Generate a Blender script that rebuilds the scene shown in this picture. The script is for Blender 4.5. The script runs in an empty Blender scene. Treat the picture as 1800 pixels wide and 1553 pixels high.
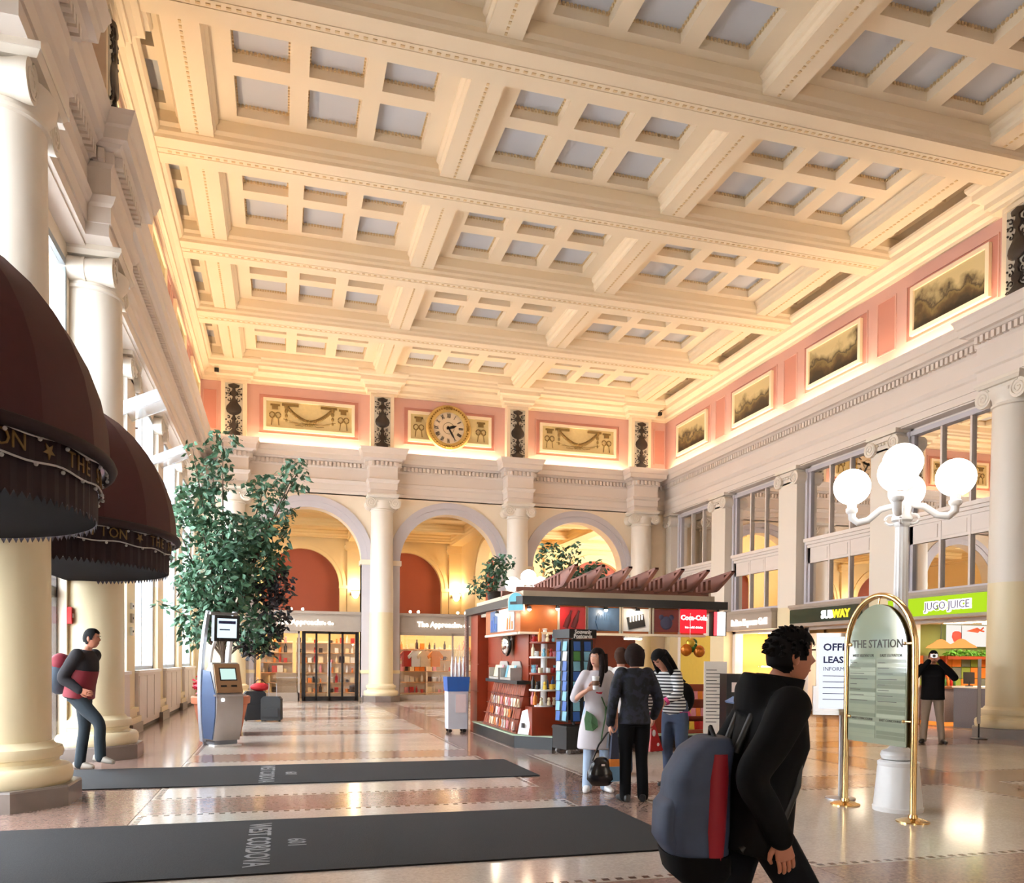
import bpy, bmesh, math, random
from math import sin, cos, pi, radians as R
from mathutils import Vector, Matrix
random.seed(7)
scene = bpy.context.scene
col = scene.collection
# ---------------------------------------------------------------- camera
YAW, PITCH, ROLL, FPX, CYPX, CAMH = .2751, -.0133, -.0086, 1435.85, 1181.56, 1.5
_r = Vector((cos(YAW), -sin(YAW), 0)); _h = Vector((sin(YAW), cos(YAW), 0)); _z = Vector((0, 0, 1))
_f = _h * cos(PITCH) + _z * sin(PITCH); _u = -_h * sin(PITCH) + _z * cos(PITCH)
_r2 = _r * cos(ROLL) - _u * sin(ROLL); _u2 = _r * sin(ROLL) + _u * cos(ROLL)
cd = bpy.data.cameras.new('camera'); cam = bpy.data.objects.new('camera', cd); col.objects.link(cam)
cam.matrix_world = Matrix(((_r2.x, _u2.x, -_f.x, 0), (_r2.y, _u2.y, -_f.y, 0), (_r2.z, _u2.z, -_f.z, CAMH), (0, 0, 0, 1)))
cd.sensor_width = 36; cd.lens = FPX / 1800 * 36; cd.shift_y = (CYPX - 776.5) / 1800; cd.clip_end = 300; cd.clip_start = .05
scene.camera = cam
# ---------------------------------------------------------------- world, exposure
w = bpy.data.worlds.new('overcast_sky'); scene.world = w; w.use_nodes = True
bg = w.node_tree.nodes['Background']; bg.inputs[0].default_value = (.84, .92, 1, 1); bg.inputs[1].default_value = 14.5
scene.view_settings.view_transform = 'Standard'; scene.view_settings.look = 'None'
scene.view_settings.exposure = 0.14; scene.view_settings.gamma = 1; scene.view_settings.use_curve_mapping = False
try: scene.cycles.use_denoising = True; scene.cycles.max_bounces = 6; scene.cycles.diffuse_bounces = 4; scene.cycles.glossy_bounces = 3; scene.cycles.transmission_bounces = 2; scene.cycles.use_adaptive_sampling = True; scene.cycles.adaptive_threshold = .15; scene.cycles.adaptive_min_samples = 16; scene.cycles.caustics_reflective = False; scene.cycles.caustics_refractive = False; scene.cycles.sample_clamp_indirect = 6
except Exception: pass
COVE = 54.0; STORE = 24.0; GLOBE = 9.0
# ---------------------------------------------------------------- helpers
class MB:
    def __init__(s): s.v = []; s.f = []
    def add(s, v, f, M=None):
        n = len(s.v)
        s.v += [tuple(M @ Vector(p)) for p in v] if M is not None else [tuple(p) for p in v]
        s.f += [tuple(i + n for i in q) for q in f]; return s
    def box(s, x0, x1, y0, y1, z0, z1, M=None):
        v = [(x0, y0, z0), (x1, y0, z0), (x1, y1, z0), (x0, y1, z0), (x0, y0, z1), (x1, y0, z1), (x1, y1, z1), (x0, y1, z1)]
        return s.add(v, [(3, 2, 1, 0), (4, 5, 6, 7), (0, 1, 5, 4), (1, 2, 6, 5), (2, 3, 7, 6), (3, 0, 4, 7)], M)
    def taper(s, a, b, z0, z1, M=None):   # a,b = (x0,x1,y0,y1) bottom / top
        v = [(a[0], a[2], z0), (a[1], a[2], z0), (a[1], a[3], z0), (a[0], a[3], z0), (b[0], b[2], z1), (b[1], b[2], z1), (b[1], b[3], z1), (b[0], b[3], z1)]
        return s.add(v, [(3, 2, 1, 0), (4, 5, 6, 7), (0, 1, 5, 4), (1, 2, 6, 5), (2, 3, 7, 6), (3, 0, 4, 7)], M)
    def lathe(s, prof, n=24, M=None, a0=0, a1=2 * pi, flute=0, nf=0, ph=0, cap=True):
        full = abs(a1 - a0 - 2 * pi) < 1e-6; m = n if full else n + 1; v = []; f = []
        for r, z in prof:
            for i in range(m):
                a = a0 + (a1 - a0) * i / n + ph; rr = r * (1 - flute * (.5 + .5 * cos(a * nf))) if nf else r
                v.append((rr * cos(a), rr * sin(a), z))
        for k in range(len(prof) - 1):
            for i in range(n):
                j = (i + 1) % m if full else i + 1
                f.append((k * m + i, k * m + j, (k + 1) * m + j, (k + 1) * m + i))
        if full and cap:
            if prof[0][0] > 1e-5: f.append(tuple(range(m - 1, -1, -1)))
            if prof[-1][0] > 1e-5: f.append(tuple(range((len(prof) - 1) * m, len(prof) * m)))
        return s.add(v, f, M)
    def ball(s, c, r, n=12, m=8, sc=(1, 1, 1), M=None):
        prof = [(max(1e-6, sin(pi * k / m)), -cos(pi * k / m)) for k in range(m + 1)]
        T = Matrix.Translation(c) @ Matrix.Diagonal((r * sc[0], r * sc[1], r * sc[2], 1))
        return s.lathe(prof, n, (M @ T) if M is not None else T)
    def tube(s, pts, r, n=8, close=False, M=None):
        pts = [Vector(p) for p in pts]; k = len(pts); rr = r if isinstance(r, (list, tuple)) else [r] * k
        v = []; f = []; up = None
        for i in range(k):
            a = pts[(i - 1) % k] if (close or i) else pts[0]; b = pts[(i + 1) % k] if (close or i < k - 1) else pts[-1]
            t = (b - a).normalized()
            if up is None: up = Vector((0, 0, 1)) if abs(t.z) < .9 else Vector((1, 0, 0))
            x = t.cross(up).normalized(); up = x.cross(t).normalized()
            for j in range(n):
                q = 2 * pi * j / n; v.append(pts[i] + (x * cos(q) + up * sin(q)) * rr[i])
        for i in range(k if close else k - 1):
            for j in range(n):
                a = i * n; b = ((i + 1) % k) * n; f.append((a + j, a + (j + 1) % n, b + (j + 1) % n, b + j))
        if not close: f.append(tuple(range(n - 1, -1, -1))); f.append(tuple(range((k - 1) * n, k * n)))
        return s.add(v, f, M)
    def cyl(s, a, b, r, n=12, r2=None, M=None): return s.tube([a, b], [r, r if r2 is None else r2], n, M=M)
    def prism(s, poly, d0, d1, M=None):   # poly (x,z) extruded along y
        n = len(poly); v = [(x, d0, z) for x, z in poly] + [(x, d1, z) for x, z in poly]
        f = [tuple(range(n)), tuple(range(2 * n - 1, n - 1, -1))] + [(i, i + n, (i + 1) % n + n, (i + 1) % n) for i in range(n)]
        return s.add(v, f, M)
    def sweep(s, path, prof, end0=None, end1=None):   # path 2-D; profile (d,z); d to the left of travel
        P = [Vector(p) for p in path]; n = len(P); k = len(prof); v = []; f = []
        for i in range(n):
            ds = []
            if i: ds.append((P[i] - P[i - 1]).normalized())
            if i < n - 1: ds.append((P[i + 1] - P[i]).normalized())
            ns = [Vector((-d.y, d.x)) for d in ds]
            m = ns[0] if len(ns) == 1 else (ns[0] + ns[1]) / max(.2, 1 + ns[0].dot(ns[1]))
            for d, z in prof: v.append((P[i].x + m.x * d, P[i].y + m.y * d, z))
        for i in range(n - 1):
            for j in range(k): f.append((i * k + j, i * k + (j + 1) % k, (i + 1) * k + (j + 1) % k, (i + 1) * k + j))
        f.append(tuple(range(k - 1, -1, -1))); f.append(tuple(range((n - 1) * k, n * k)))
        return s.add(v, f)
    def mesh(s, name, m=None, smooth=None):
        me = bpy.data.meshes.new(name); me.from_pydata(s.v, [], s.f); bm = bmesh.new(); bm.from_mesh(me)
        bmesh.ops.recalc_face_normals(bm, faces=bm.faces); bm.to_mesh(me); bm.free()
        if m: me.materials.append(m)
        if smooth:
            me.shade_smooth(); me.set_sharp_from_angle(angle=R(smooth))
        return me
    def build(s, name, m, parent=None, smooth=None, M=None):
        return obj(name, s.mesh(name, m, smooth), parent, M)
def obj(name, me, parent=None, M=None):
    o = bpy.data.objects.new(name, me); col.objects.link(o)
    if parent is not None: o.parent = parent
    if M is not None: o.matrix_basis = M
    return o
def T(x, y, z=0, rz=0): return Matrix.Translation((x, y, z)) @ Matrix.Rotation(rz, 4, 'Z')
def tag(o, label, cat, group=None):
    o['label'] = label; o['category'] = cat
    if group: o['group'] = group
    return o
def thing(name, label, cat, loc=(0, 0, 0), rz=0, group=None):
    o = bpy.data.objects.new(name, None); col.objects.link(o); o.location = loc; o.rotation_euler = (0, 0, rz)
    o.empty_display_size = .1
    return tag(o, label, cat, group)
def struct(o): o['kind'] = 'structure'; return o
def stuff(o): o['kind'] = 'stuff'; return o
def sroot(name):
    o = bpy.data.objects.new(name, None); col.objects.link(o); o.empty_display_size = .1; return struct(o)
def dup(root, M, label=None, group=None):
    def cp(o, par):
        c = o.copy(); col.objects.link(c); c.parent = par
        for ch in o.children: cp(ch, c)
        return c
    r = cp(root, None); r.matrix_basis = M
    if label: r['label'] = label
    if group: r['group'] = group
    return r
def text_mesh(txt, size, ext=.01, align='CENTER', bold=0., sx=1.):
    cu = bpy.data.curves.new('t', 'FONT'); cu.body = txt; cu.size = size; cu.extrude = ext; cu.align_x = align; cu.align_y = 'CENTER'; cu.resolution_u = 2; cu.offset = bold
    o = bpy.data.objects.new('t', cu); col.objects.link(o)
    dg = bpy.context.evaluated_depsgraph_get(); me = bpy.data.meshes.new_from_object(o.evaluated_get(dg))
    bpy.data.objects.remove(o); bpy.data.curves.remove(cu)
    if sx != 1: me.transform(Matrix.Diagonal((sx, 1, 1, 1)))
    return me
def text(name, txt, size, m, M, parent=None, ext=.01, align='CENTER', bold=0., sx=1.):
    me = text_mesh(txt, size, ext, align, bold, sx); me.materials.clear(); me.materials.append(m)
    return obj(name, me, parent, M)
def upright(x, y, z, rz=0): return Matrix.Translation((x, y, z)) @ Matrix.Rotation(rz, 4, 'Z') @ Matrix.Rotation(pi / 2, 4, 'X')   # text faces -y at rz=0
# ---------------------------------------------------------------- materials
def srgb(r, g, b):
    g_ = lambda c: (c / 255 / 12.92) if c / 255 <= .04045 else ((c / 255 + .055) / 1.055) ** 2.4
    return (g_(r), g_(g), g_(b), 1)
MATS = {}
def mat(name, c, rough=.6, metal=0., var=.06, scale=6., spec=.5, bump=0., coat=0., alpha=1., trans=0.):
    if name in MATS: return MATS[name]
    m = bpy.data.materials.new(name); m.use_nodes = True; nt = m.node_tree; b = nt.nodes['Principled BSDF']
    b.inputs['Roughness'].default_value = rough; b.inputs['Metallic'].default_value = metal; b.inputs['Specular IOR Level'].default_value = spec
    if coat: b.inputs['Coat Weight'].default_value = coat; b.inputs['Coat Roughness'].default_value = .05
    if trans: b.inputs['Transmission Weight'].default_value = trans
    tc = nt.nodes.new('ShaderNodeTexCoord'); n = nt.nodes.new('ShaderNodeTexNoise'); n.inputs['Scale'].default_value = scale; n.inputs['Detail'].default_value = 4
    nt.links.new(tc.outputs['Object'], n.inputs['Vector'])
    mx = nt.nodes.new('ShaderNodeMix'); mx.data_type = 'RGBA'
    mx.inputs[6].default_value = tuple(min(1, k * (1 - var)) for k in c[:3]) + (1,); mx.inputs[7].default_value = tuple(min(1, k * (1 + var)) for k in c[:3]) + (1,)
    nt.links.new(n.outputs['Fac'], mx.inputs[0]); nt.links.new(mx.outputs[2], b.inputs['Base Color'])
    if bump:
        bp = nt.nodes.new('ShaderNodeBump'); bp.inputs['Strength'].default_value = bump; bp.inputs['Distance'].default_value = .01
        nt.links.new(n.outputs['Fac'], bp.inputs['Height']); nt.links.new(bp.outputs['Normal'], b.inputs['Normal'])
    MATS[name] = m; return m
def emit(name, c, s):
    if name in MATS: return MATS[name]
    m = bpy.data.materials.new(name); m.use_nodes = True; nt = m.node_tree; nt.nodes.remove(nt.nodes['Principled BSDF'])
    e = nt.nodes.new('ShaderNodeEmission'); e.inputs[0].default_value = c; e.inputs[1].default_value = s
    nt.links.new(e.outputs[0], nt.nodes['Material Output'].inputs[0]); MATS[name] = m; return m
def glass(name, tint=(1, 1, 1, 1), refl=.08, rough=.02, back=None, fres=True):
    if name in MATS: return MATS[name]
    m = bpy.data.materials.new(name); m.use_nodes = True; nt = m.node_tree; nt.nodes.remove(nt.nodes['Principled BSDF'])
    t = nt.nodes.new('ShaderNodeBsdfTransparent') if back is None else nt.nodes.new('ShaderNodeBsdfDiffuse'); t.inputs[0].default_value = tint if back is None else back
    g = nt.nodes.new('ShaderNodeBsdfGlossy'); g.inputs['Roughness'].default_value = rough; g.inputs[0].default_value = (.95, .95, .95, 1) if back is None else tint
    x = nt.nodes.new('ShaderNodeMixShader'); lw = nt.nodes.new('ShaderNodeFresnel'); lw.inputs[0].default_value = 1.45
    mr = nt.nodes.new('ShaderNodeMath'); mr.operation = 'ADD'; mr.use_clamp = True; mr.inputs[1].default_value = refl
    if fres: nt.links.new(lw.outputs[0], mr.inputs[0])
    else: mr.inputs[0].default_value = 0
    nt.links.new(mr.outputs[0], x.inputs[0]); nt.links.new(t.outputs[0], x.inputs[1]); nt.links.new(g.outputs[0], x.inputs[2])
    nt.links.new(x.outputs[0], nt.nodes['Material Output'].inputs[0]); MATS[name] = m; return m
M_cream = mat('cream_paint', srgb(240, 224, 200), .55, var=.03, scale=1.2)
M_stone = mat('pale_lilac_stone_paint', srgb(230, 218, 208), .5, var=.03, scale=1.2)
M_colU = mat('column_white_paint', srgb(232, 222, 208), .42, var=.02, scale=1)
M_colL = mat('column_yellow_cream_paint', srgb(232, 216, 178), .38, var=.02, scale=1)
M_arch = mat('grey_lilac_trim_paint', srgb(200, 194, 198), .5, var=.03, scale=1.5)
M_ceil = mat('ceiling_cream_plaster', srgb(242, 226, 200), .6, var=.03, scale=1)
M_ceilbuff = mat('bead_buff_plaster', srgb(226, 200, 156), .6, var=.03, scale=1)  # darker buff tone of the soffit beads and egg mouldings
M_coff = mat('coffer_grey_blue_panel', srgb(206, 210, 220), .6, var=.02, scale=1)
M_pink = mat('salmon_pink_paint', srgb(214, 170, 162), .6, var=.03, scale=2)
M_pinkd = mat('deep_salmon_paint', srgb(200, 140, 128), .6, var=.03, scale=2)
M_pinth = mat('grey_marble_plinth', srgb(128, 116, 108), .3, var=.12, scale=9)
M_orange = mat('terracotta_orange_paint', srgb(156, 76, 48), .6, var=.04, scale=2)
M_yell = mat('corridor_ochre_paint', srgb(232, 202, 144), .55, var=.03, scale=2)
M_dark = mat('dark_iron_ornament', srgb(44, 36, 32), .5, var=.2, scale=30)
M_orngrey = mat('ornament_panel_grey', srgb(196, 192, 180), .6, var=.05)
M_gold = mat('aged_gilt_relief', srgb(122, 100, 54), .5, .2, var=.2, scale=14)
M_reliefbg = mat('buff_relief_ground', srgb(214, 196, 146), .6, var=.12, scale=10)
M_white = mat('white_paint', srgb(236, 234, 232), .35, var=.02)
M_grey = mat('grey_metal', srgb(140, 136, 134), .4, .3)
M_fascia = mat('shop_fascia_taupe', srgb(170, 156, 142), .45, .1)
M_brass = mat('polished_brass', (.80, .55, .24, 1), .16, 1., var=.05)
M_steel = mat('brushed_steel', (.62, .62, .64, 1), .28, .9, var=.05)
M_black = mat('black_satin', srgb(22, 22, 24), .4)
M_wood = mat('red_brown_cherry_panel', srgb(140, 52, 26), .35, var=.22, scale=3)
M_glass = glass('clear_glass', refl=.06, fres=False)
M_mirror = glass('reflective_window_glass', (.97, .95, .92, 1), .86, .01, back=(.04, .035, .03, 1))
M_cove = emit('cove_lamp_warm', (1, .76, .46, 1), COVE)
M_store = emit('shop_lamp_warm', (1, .86, .64, 1), STORE)
M_globe = emit('opal_globe_light', (1, .95, .88, 1), GLOBE)
M_sign = emit('lit_sign_letter', (1, .94, .82, 1), 3)
# ================================================================ THE SHELL
XL, XR, YF, YB = -2.72, 14.85, 30.03, -9.0
X0, S, PD, B0 = -1.6204, 5.088, 4.1015, 25.825
BEAMS = [B0 + PD, B0, B0 - PD, B0 - 2 * PD, B0 - 3 * PD, B0 - 4 * PD, B0 - 5 * PD, B0 - 6 * PD, B0 - 7 * PD, B0 - 8 * PD]
COLX = [X0 + S * i for i in range(4)]; BAYX = [X0 + S * (i + .5) for i in range(3)]
# ---------------------------------------------------------------- floor
def terrazzo(name, c, rough=.16, speck=.35):
    m = bpy.data.materials.new(name); m.use_nodes = True; nt = m.node_tree; b = nt.nodes['Principled BSDF']
    tc = nt.nodes.new('ShaderNodeTexCoord'); v = nt.nodes.new('ShaderNodeTexVoronoi'); v.inputs['Scale'].default_value = 55
    n = nt.nodes.new('ShaderNodeTexNoise'); n.inputs['Scale'].default_value = 1.3; n.inputs['Detail'].default_value = 5
    nt.links.new(tc.outputs['Object'], v.inputs['Vector']); nt.links.new(tc.outputs['Object'], n.inputs['Vector'])
    a = nt.nodes.new('ShaderNodeMix'); a.data_type = 'RGBA'; a.inputs[6].default_value = c; a.inputs[7].default_value = tuple(k * (1 - speck) for k in c[:3]) + (1,)
    s = nt.nodes.new('ShaderNodeSeparateColor'); nt.links.new(v.outputs['Color'], s.inputs[0]); nt.links.new(s.outputs[0], a.inputs[0])
    d = nt.nodes.new('ShaderNodeMix'); d.data_type = 'RGBA'; d.blend_type = 'MULTIPLY'; d.inputs[0].default_value = .2
    nt.links.new(a.outputs[2], d.inputs[6]); nt.links.new(n.outputs['Fac'], d.inputs[7]); nt.links.new(d.outputs[2], b.inputs['Base Color'])
    mr = nt.nodes.new('ShaderNodeMapRange'); mr.inputs[3].default_value = rough * .7; mr.inputs[4].default_value = rough * 1.5
    nt.links.new(n.outputs['Fac'], mr.inputs[0]); nt.links.new(mr.outputs[0], b.inputs['Roughness']); b.inputs['Specular IOR Level'].default_value = .6
    MATS[name] = m; return m
M_tband = terrazzo('terrazzo_rose_brown', srgb(182, 150, 136), .12)
M_tlight = terrazzo('terrazzo_cream', srgb(222, 208, 196), .12, .16)
M_tdot = mat('terrazzo_dark_dot', srgb(108, 72, 58), .25)
floor = sroot('floor')
MB().box(-5, 21, YB, 44, -.3, -.012).build('floor_slab', M_tband, floor)
fb = [4.72 + 4.13 * k for k in range(-3, 7)]            # cross bands (centre)
fx = [(-6.2, -2.1), (-1.32, 2.98), (3.80, 8.08), (8.90, 13.2), (13.95, 15.0)]
bands = MB()
E2 = .44
ys = [(fb[k] + E2, fb[k + 1] - E2) for k in range(len(fb) - 1)]
def fpanel(x0, x1, y0, y1, z=0.): return MB().box(x0 + .004, x1 - .004, y0 + .004, y1 - .004, -.012, z)
for (x0, x1) in fx[1:4]:
    for (y0, y1) in ys: fpanel(x0, x1, y0, y1).build('terrazzo_panel', M_tlight, floor)
xe = [(-5, -1.32)] + [(fx[i][1], fx[i + 1][0]) for i in range(1, 3)] + [(13.2, 21)]
for (x0, x1) in xe: fpanel(x0, x1, YB, 44).build('terrazzo_band', M_tband, floor)
for k in range(len(fb)):
    for (x0, x1) in fx[1:4]: fpanel(x0, x1, fb[k] - E2, fb[k] + E2).build('terrazzo_band', M_tband, floor)
for (x0, x1) in fx[1:4]: fpanel(x0, x1, ys[-1][1] + 2 * E2, 44).build('terrazzo_panel', M_tlight, floor)
dots = MB()
for (x0, x1) in fx[1:4]:
    for (y0, y1) in ys[2:6]:
        x = x0 + .05
        while x < x1 - .05:
            for y in (y0 + .03, y1 - .08): dots.box(x, x + .05, y, y + .05, -.002, .0012)
            x += .1
        y = y0 + .1
        while y < y1 - .1:
            for x in (x0 + .03, x1 - .08): dots.box(x, x + .05, y, y + .05, -.002, .0012)
            y += .1
stuff(dots.build('dotted_border', M_tdot, floor))
# ---------------------------------------------------------------- entablature profiles
ENT = [(-.35, 7.41), (0, 7.41), (0, 7.58), (.03, 7.58), (.03, 7.80), (.07, 7.84), (.11, 7.93), (.03, 7.96), (.03, 8.34), (.07, 8.39), (.07, 8.55), (.16, 8.57), (.2, 8.61), (.28, 8.63), (.30, 8.78), (.33, 8.81), (.37, 8.93), (.40, 8.99), (.34, 8.99), (.32, 8.94), (-.35, 8.94)]
CROWN = [(-.3, 11.12), (.05, 11.12), (.05, 11.2), (.09, 11.24), (.13, 11.25), (.13, 11.36), (.2, 11.44), (.3, 11.48), (.3, 11.62), (.36, 11.66), (.40, 11.74), (.40, 11.80), (-.3, 11.80)]
def dentils(path, parent, d=.07, step=.14):
    mb = MB()
    for a, b in zip(path[:-1], path[1:]):
        a = Vector(a); b = Vector(b); L = (b - a).length
        if L < .3: continue
        t = (b - a) / L; nrm = Vector((-t.y, t.x)); n = int(L / step)
        for i in range(n):
            p = a + t * (i + .5) * L / n
            c = p + nrm * (d + .04); M = Matrix.Translation((c.x, c.y, 8.475)) @ Matrix.Rotation(math.atan2(t.y, t.x), 4, 'Z')
            mb.box(-.042, .042, -.06, .06, -.075, .07, M)
    stuff(mb.build('dentil_row', M_stone, parent))
def entab(path, parent):
    MB().sweep(path, ENT).build('entablature', M_stone, parent)
    dentils(path, parent)
# ---------------------------------------------------------------- ionic column
def vol_mesh():
    mb = MB()
    for sx in (-1, 1):
        mb.lathe([(.2, -.40), (.2, -.34), (.165, -.2), (.15, -.02), (.165, -.02), (.165, .02), (.15, .02), (.165, .2), (.2, .34), (.2, .40)], 20, Matrix.Translation((sx * .43, 0, 0)) @ Matrix.Rotation(pi / 2, 4, 'X'))
        for e in (-.405, .405):
            pts = [(sx * .43 + sx * (.175 - .15 * k / 40) * cos(k * .33 + 1.6), e, (.175 - .15 * k / 40) * sin(k * .33 + 1.6)) for k in range(41)]
            mb.tube(pts, .018, 5)
    return mb
def column(label, x, y, rz, r=.44, grp=None, lower=3.2):
    t = thing('ionic_column', label, 'column', (x, y, 0), rz, grp)
    a = pi / 8; q = r * 1.55 / cos(a)
    MB().lathe([(q, 0), (q, .19), (q * .985, .21)], 8, ph=a).build('plinth', M_pinth, t)
    pr = [(r * 1.42, .21), (r * 1.46, .24), (r * 1.48, .30), (r * 1.46, .36), (r * 1.40, .39), (r * 1.24, .40), (r * 1.18, .43), (r * 1.2, .47), (r * 1.26, .48), (r * 1.29, .53), (r * 1.26, .58), (r * 1.12, .60), (r * 1.06, .64)]
    MB().lathe(pr, 36).build('base', M_colL, t, 40)
    rad = lambda z: r * (1.03 - .1 * ((z - .6) / 6.3) ** 1.6) if z > .6 else r * 1.03
    zs = [.62 + (lower - .62) * k / 6 for k in range(7)]; MB().lathe([(rad(z), z) for z in zs], 36).build('lower_shaft', M_colL, t, 40)
    zs = [lower + (6.95 - lower) * k / 8 for k in range(9)]; MB().lathe([(rad(z), z) for z in zs], 36).build('shaft', M_colU, t, 40)
    c = MB().lathe([(r * .93, 6.82), (r * 1.0, 6.84), (r * 1.0, 6.88), (r * .93, 6.9), (r * .95, 6.98), (r * 1.12, 7.08), (r * 1.15, 7.18)], 36)
    m2 = vol_mesh(); c.add(m2.v, m2.f, Matrix.Translation((0, 0, 7.09)))
    c.box(-.42, .42, -.38, .38, 7.14, 7.28)
    for k in range(7):
        for e in (-1, 1): c.ball((-.22 + k * .075, e * .43, 7.14), .035, 6, 5, (1, .8, 1.2))
    c.taper((-.5, .5, -.46, .46), (-.55, .55, -.5, .5), 7.28, 7.34).box(-.56, .56, -.51, .51, 7.34, 7.41)
    c.build('capital', M_colU, t, 35)
    return t
# ---------------------------------------------------------------- far wall
wf = sroot('wall_far')
def arch_wall(mb, x0, x1, cx, r, zs, zt, y0, y1, n=28):
    mb.box(x0, cx - r, y0, y1, 0, zt); mb.box(cx + r, x1, y0, y1, 0, zt)
    P = [(cx - r * cos(pi * k / n), zs + r * sin(pi * k / n)) for k in range(n + 1)]
    v = []; f = []
    for x, z in P: v += [(x, y0, z), (x, y0, zt), (x, y1, z), (x, y1, zt)]
    for k in range(n):
        a = 4 * k; b = a + 4
        f += [(a, b, b + 1, a + 1), (a + 2, a + 3, b + 3, b + 2), (a, a + 2, b + 2, b)]
    mb.add(v, f)
def archivolt(mb, cx, r, zs, yf, w=.42, d=.07, n=28):
    for (r0, r1, dd) in ((r - .01, r + w * .55, d * .6), (r + w * .5, r + w, d)):
        v = []; f = []
        for k in range(n + 1):
            a = pi * k / n
            for rr, yy in ((r0, yf), (r0, yf - dd), (r1, yf - dd), (r1, yf)): v.append((cx - rr * cos(a), yy, zs + rr * sin(a)))
        for k in range(n):
            for j in range(4): f.append((4 * k + j, 4 * k + (j + 1) % 4, 4 * k + 4 + (j + 1) % 4, 4 * k + 4 + j))
        mb.add(v, f)
AR, AZ = 1.855, 5.08
mb = MB()
for i in range(3): arch_wall(mb, COLX[i], COLX[i + 1], BAYX[i], AR, AZ, 7.45, YF, YF + .55)
mb.box(XL - .5, COLX[0], YF, YF + .55, 0, 7.45).box(COLX[3], XR + .5, YF, YF + .55, 0, 7.45)
mb.build('arcade_wall', M_cream, wf)
for i in range(3):
    mb = MB(); archivolt(mb, BAYX[i], AR, AZ, YF); mb.build('archivolt', M_arch, wf, 30)
    for s in (-1, 1):
        x = BAYX[i] + s * AR
        MB().box(min(x, x + s * .3), max(x, x + s * .3), YF - .06, YF + .57, .0, AZ - .12).build('pier_strip', M_arch, wf)
        MB().box(min(x - s * .05, x + s * .36), max(x - s * .05, x + s * .36), YF - .12, YF + .6, AZ - .14, AZ + .04).build('impost', M_cream, wf)
        MB().box(min(x - s * .02, x + s * .32), max(x - s * .02, x + s * .32), YF - .09, YF + .58, .0, .14).build('pier_plinth', M_pinth, wf)
        MB().box(min(x - s * .02, x + s * .33), max(x - s * .02, x + s * .33), YF - .1, YF + .58, 1.0, 1.12).build('pier_moulding', M_colL, wf)
CF = YF - .30
fpath = [(XR + .1, YF)]
for cx in reversed(COLX): fpath += [(cx + .47, YF), (cx + .47, CF - .36), (cx - .47, CF - .36), (cx - .47, YF)]
fpath += [(XL - .1, YF)]
entab(fpath, wf)
MB().box(XL - .5, XR + .5, YF + .1, YF + .6, 8.9, 12.4).build('attic_wall', M_pink, wf); MB().box(XL - .5, XR + .5, YF + .1, YF + .6, 7.4, 8.9).build('lintel_backing', M_stone, wf)
apath = [(XR + .1, YF + .1)]
for cx in reversed(COLX): apath += [(cx + .5, YF + .1), (cx + .5, YF - .24), (cx - .5, YF - .24), (cx - .5, YF + .1)]
apath += [(XL - .1, YF + .1)]
MB().sweep(apath, CROWN).build('upper_cornice', M_ceil, wf)
# columns on the far wall
cl = ['leftmost ivory ionic column of the far arcade, behind the tall tree', 'ivory ionic column between the two shopfronts of the far arcade', 'ivory ionic column of the far arcade right behind the newsstand globe lamps', 'rightmost ivory ionic column of the far arcade, beside the corner']
for i, cx in enumerate(COLX): column(cl[i], cx, CF, 0, .42, 'far arcade columns')
# ---------------------------------------------------------------- attic ornaments
def ornament(parent, M):       # pilaster with a dark grotesque relief; local front = -y, z = 0 at ledge
    o = MB().box(-.42, .42, -.02, .5, 0, 2.2).build('attic_pilaster', M_cream, parent, M=M)
    MB().box(-.29, .29, -.035, 0, .16, 2.02).build('ornament_ground', M_orngrey, o)
    g = MB(); y = -.045
    g.box(-.35, .35, -.05, 0, 2.04, 2.1).box(-.35, .35, -.05, 0, .08, .14)
    g.build('panel_moulding', M_cream, o)
    d = MB(); zc = 1.13
    def lat(pts, sx=1): d.add([(x * s2, yy, z) for x, z in pts for s2 in (-1, 1) for yy in (y - .03, y + .02)], [])
    def slab(prof):
        n = len(prof); v = []; f = []
        for x, z in prof: v += [(-x, y, z), (-x * .7, y - .04, z), (x * .7, y - .04, z), (x, y, z)]
        for k in range(n - 1):
            for j in range(3): f.append((4 * k + j, 4 * k + j + 1, 4 * k + 5 + j, 4 * k + 4 + j))
        d.add(v, f)
    slab([(.02, .2), (.2, .24), (.22, .34), (.1, .4), (.06, .46), (.14, .52), (.16, .6), (.07, .66), (.05, .74), (.1, .8), (.05, .86), (.04, .92), (.14, .95), (.23, 1.02), (.26, 1.12), (.24, 1.22), (.15, 1.33), (.1, 1.42), (.05, 1.5), (.04, 1.56), (.12, 1.62), (.14, 1.7), (.06, 1.76), (.05, 1.84), (.17, 1.88), (.19, 1.96), (.02, 2.0)])
    for s in (-1, 1):
        for (cx, cz, r, a0) in ((.15, .46, .08, 0), (.16, .68, .07, 2), (.17, .84, .06, 1), (.16, 1.44, .07, 2), (.17, 1.6, .08, 0), (.18, 1.76, .07, 1), (.22, .3, .05, 0)):
            d.tube([(s * (cx + r * (1 - k / 14) * cos(a0 + k * .5)), y - .01, cz + r * (1 - k / 14) * sin(a0 + k * .5)) for k in range(12)], .016, 5)
        for cz in (.42, .56, .76, 1.5, 1.66, 1.84): d.ball((s * .25, y, cz), .026, 6, 5)
    d.build('grotesque_relief', M_dark, o, 40)
    return o
for cx in COLX: ornament(wf, Matrix.Translation((cx, YF - .2, 8.96)))
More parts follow.
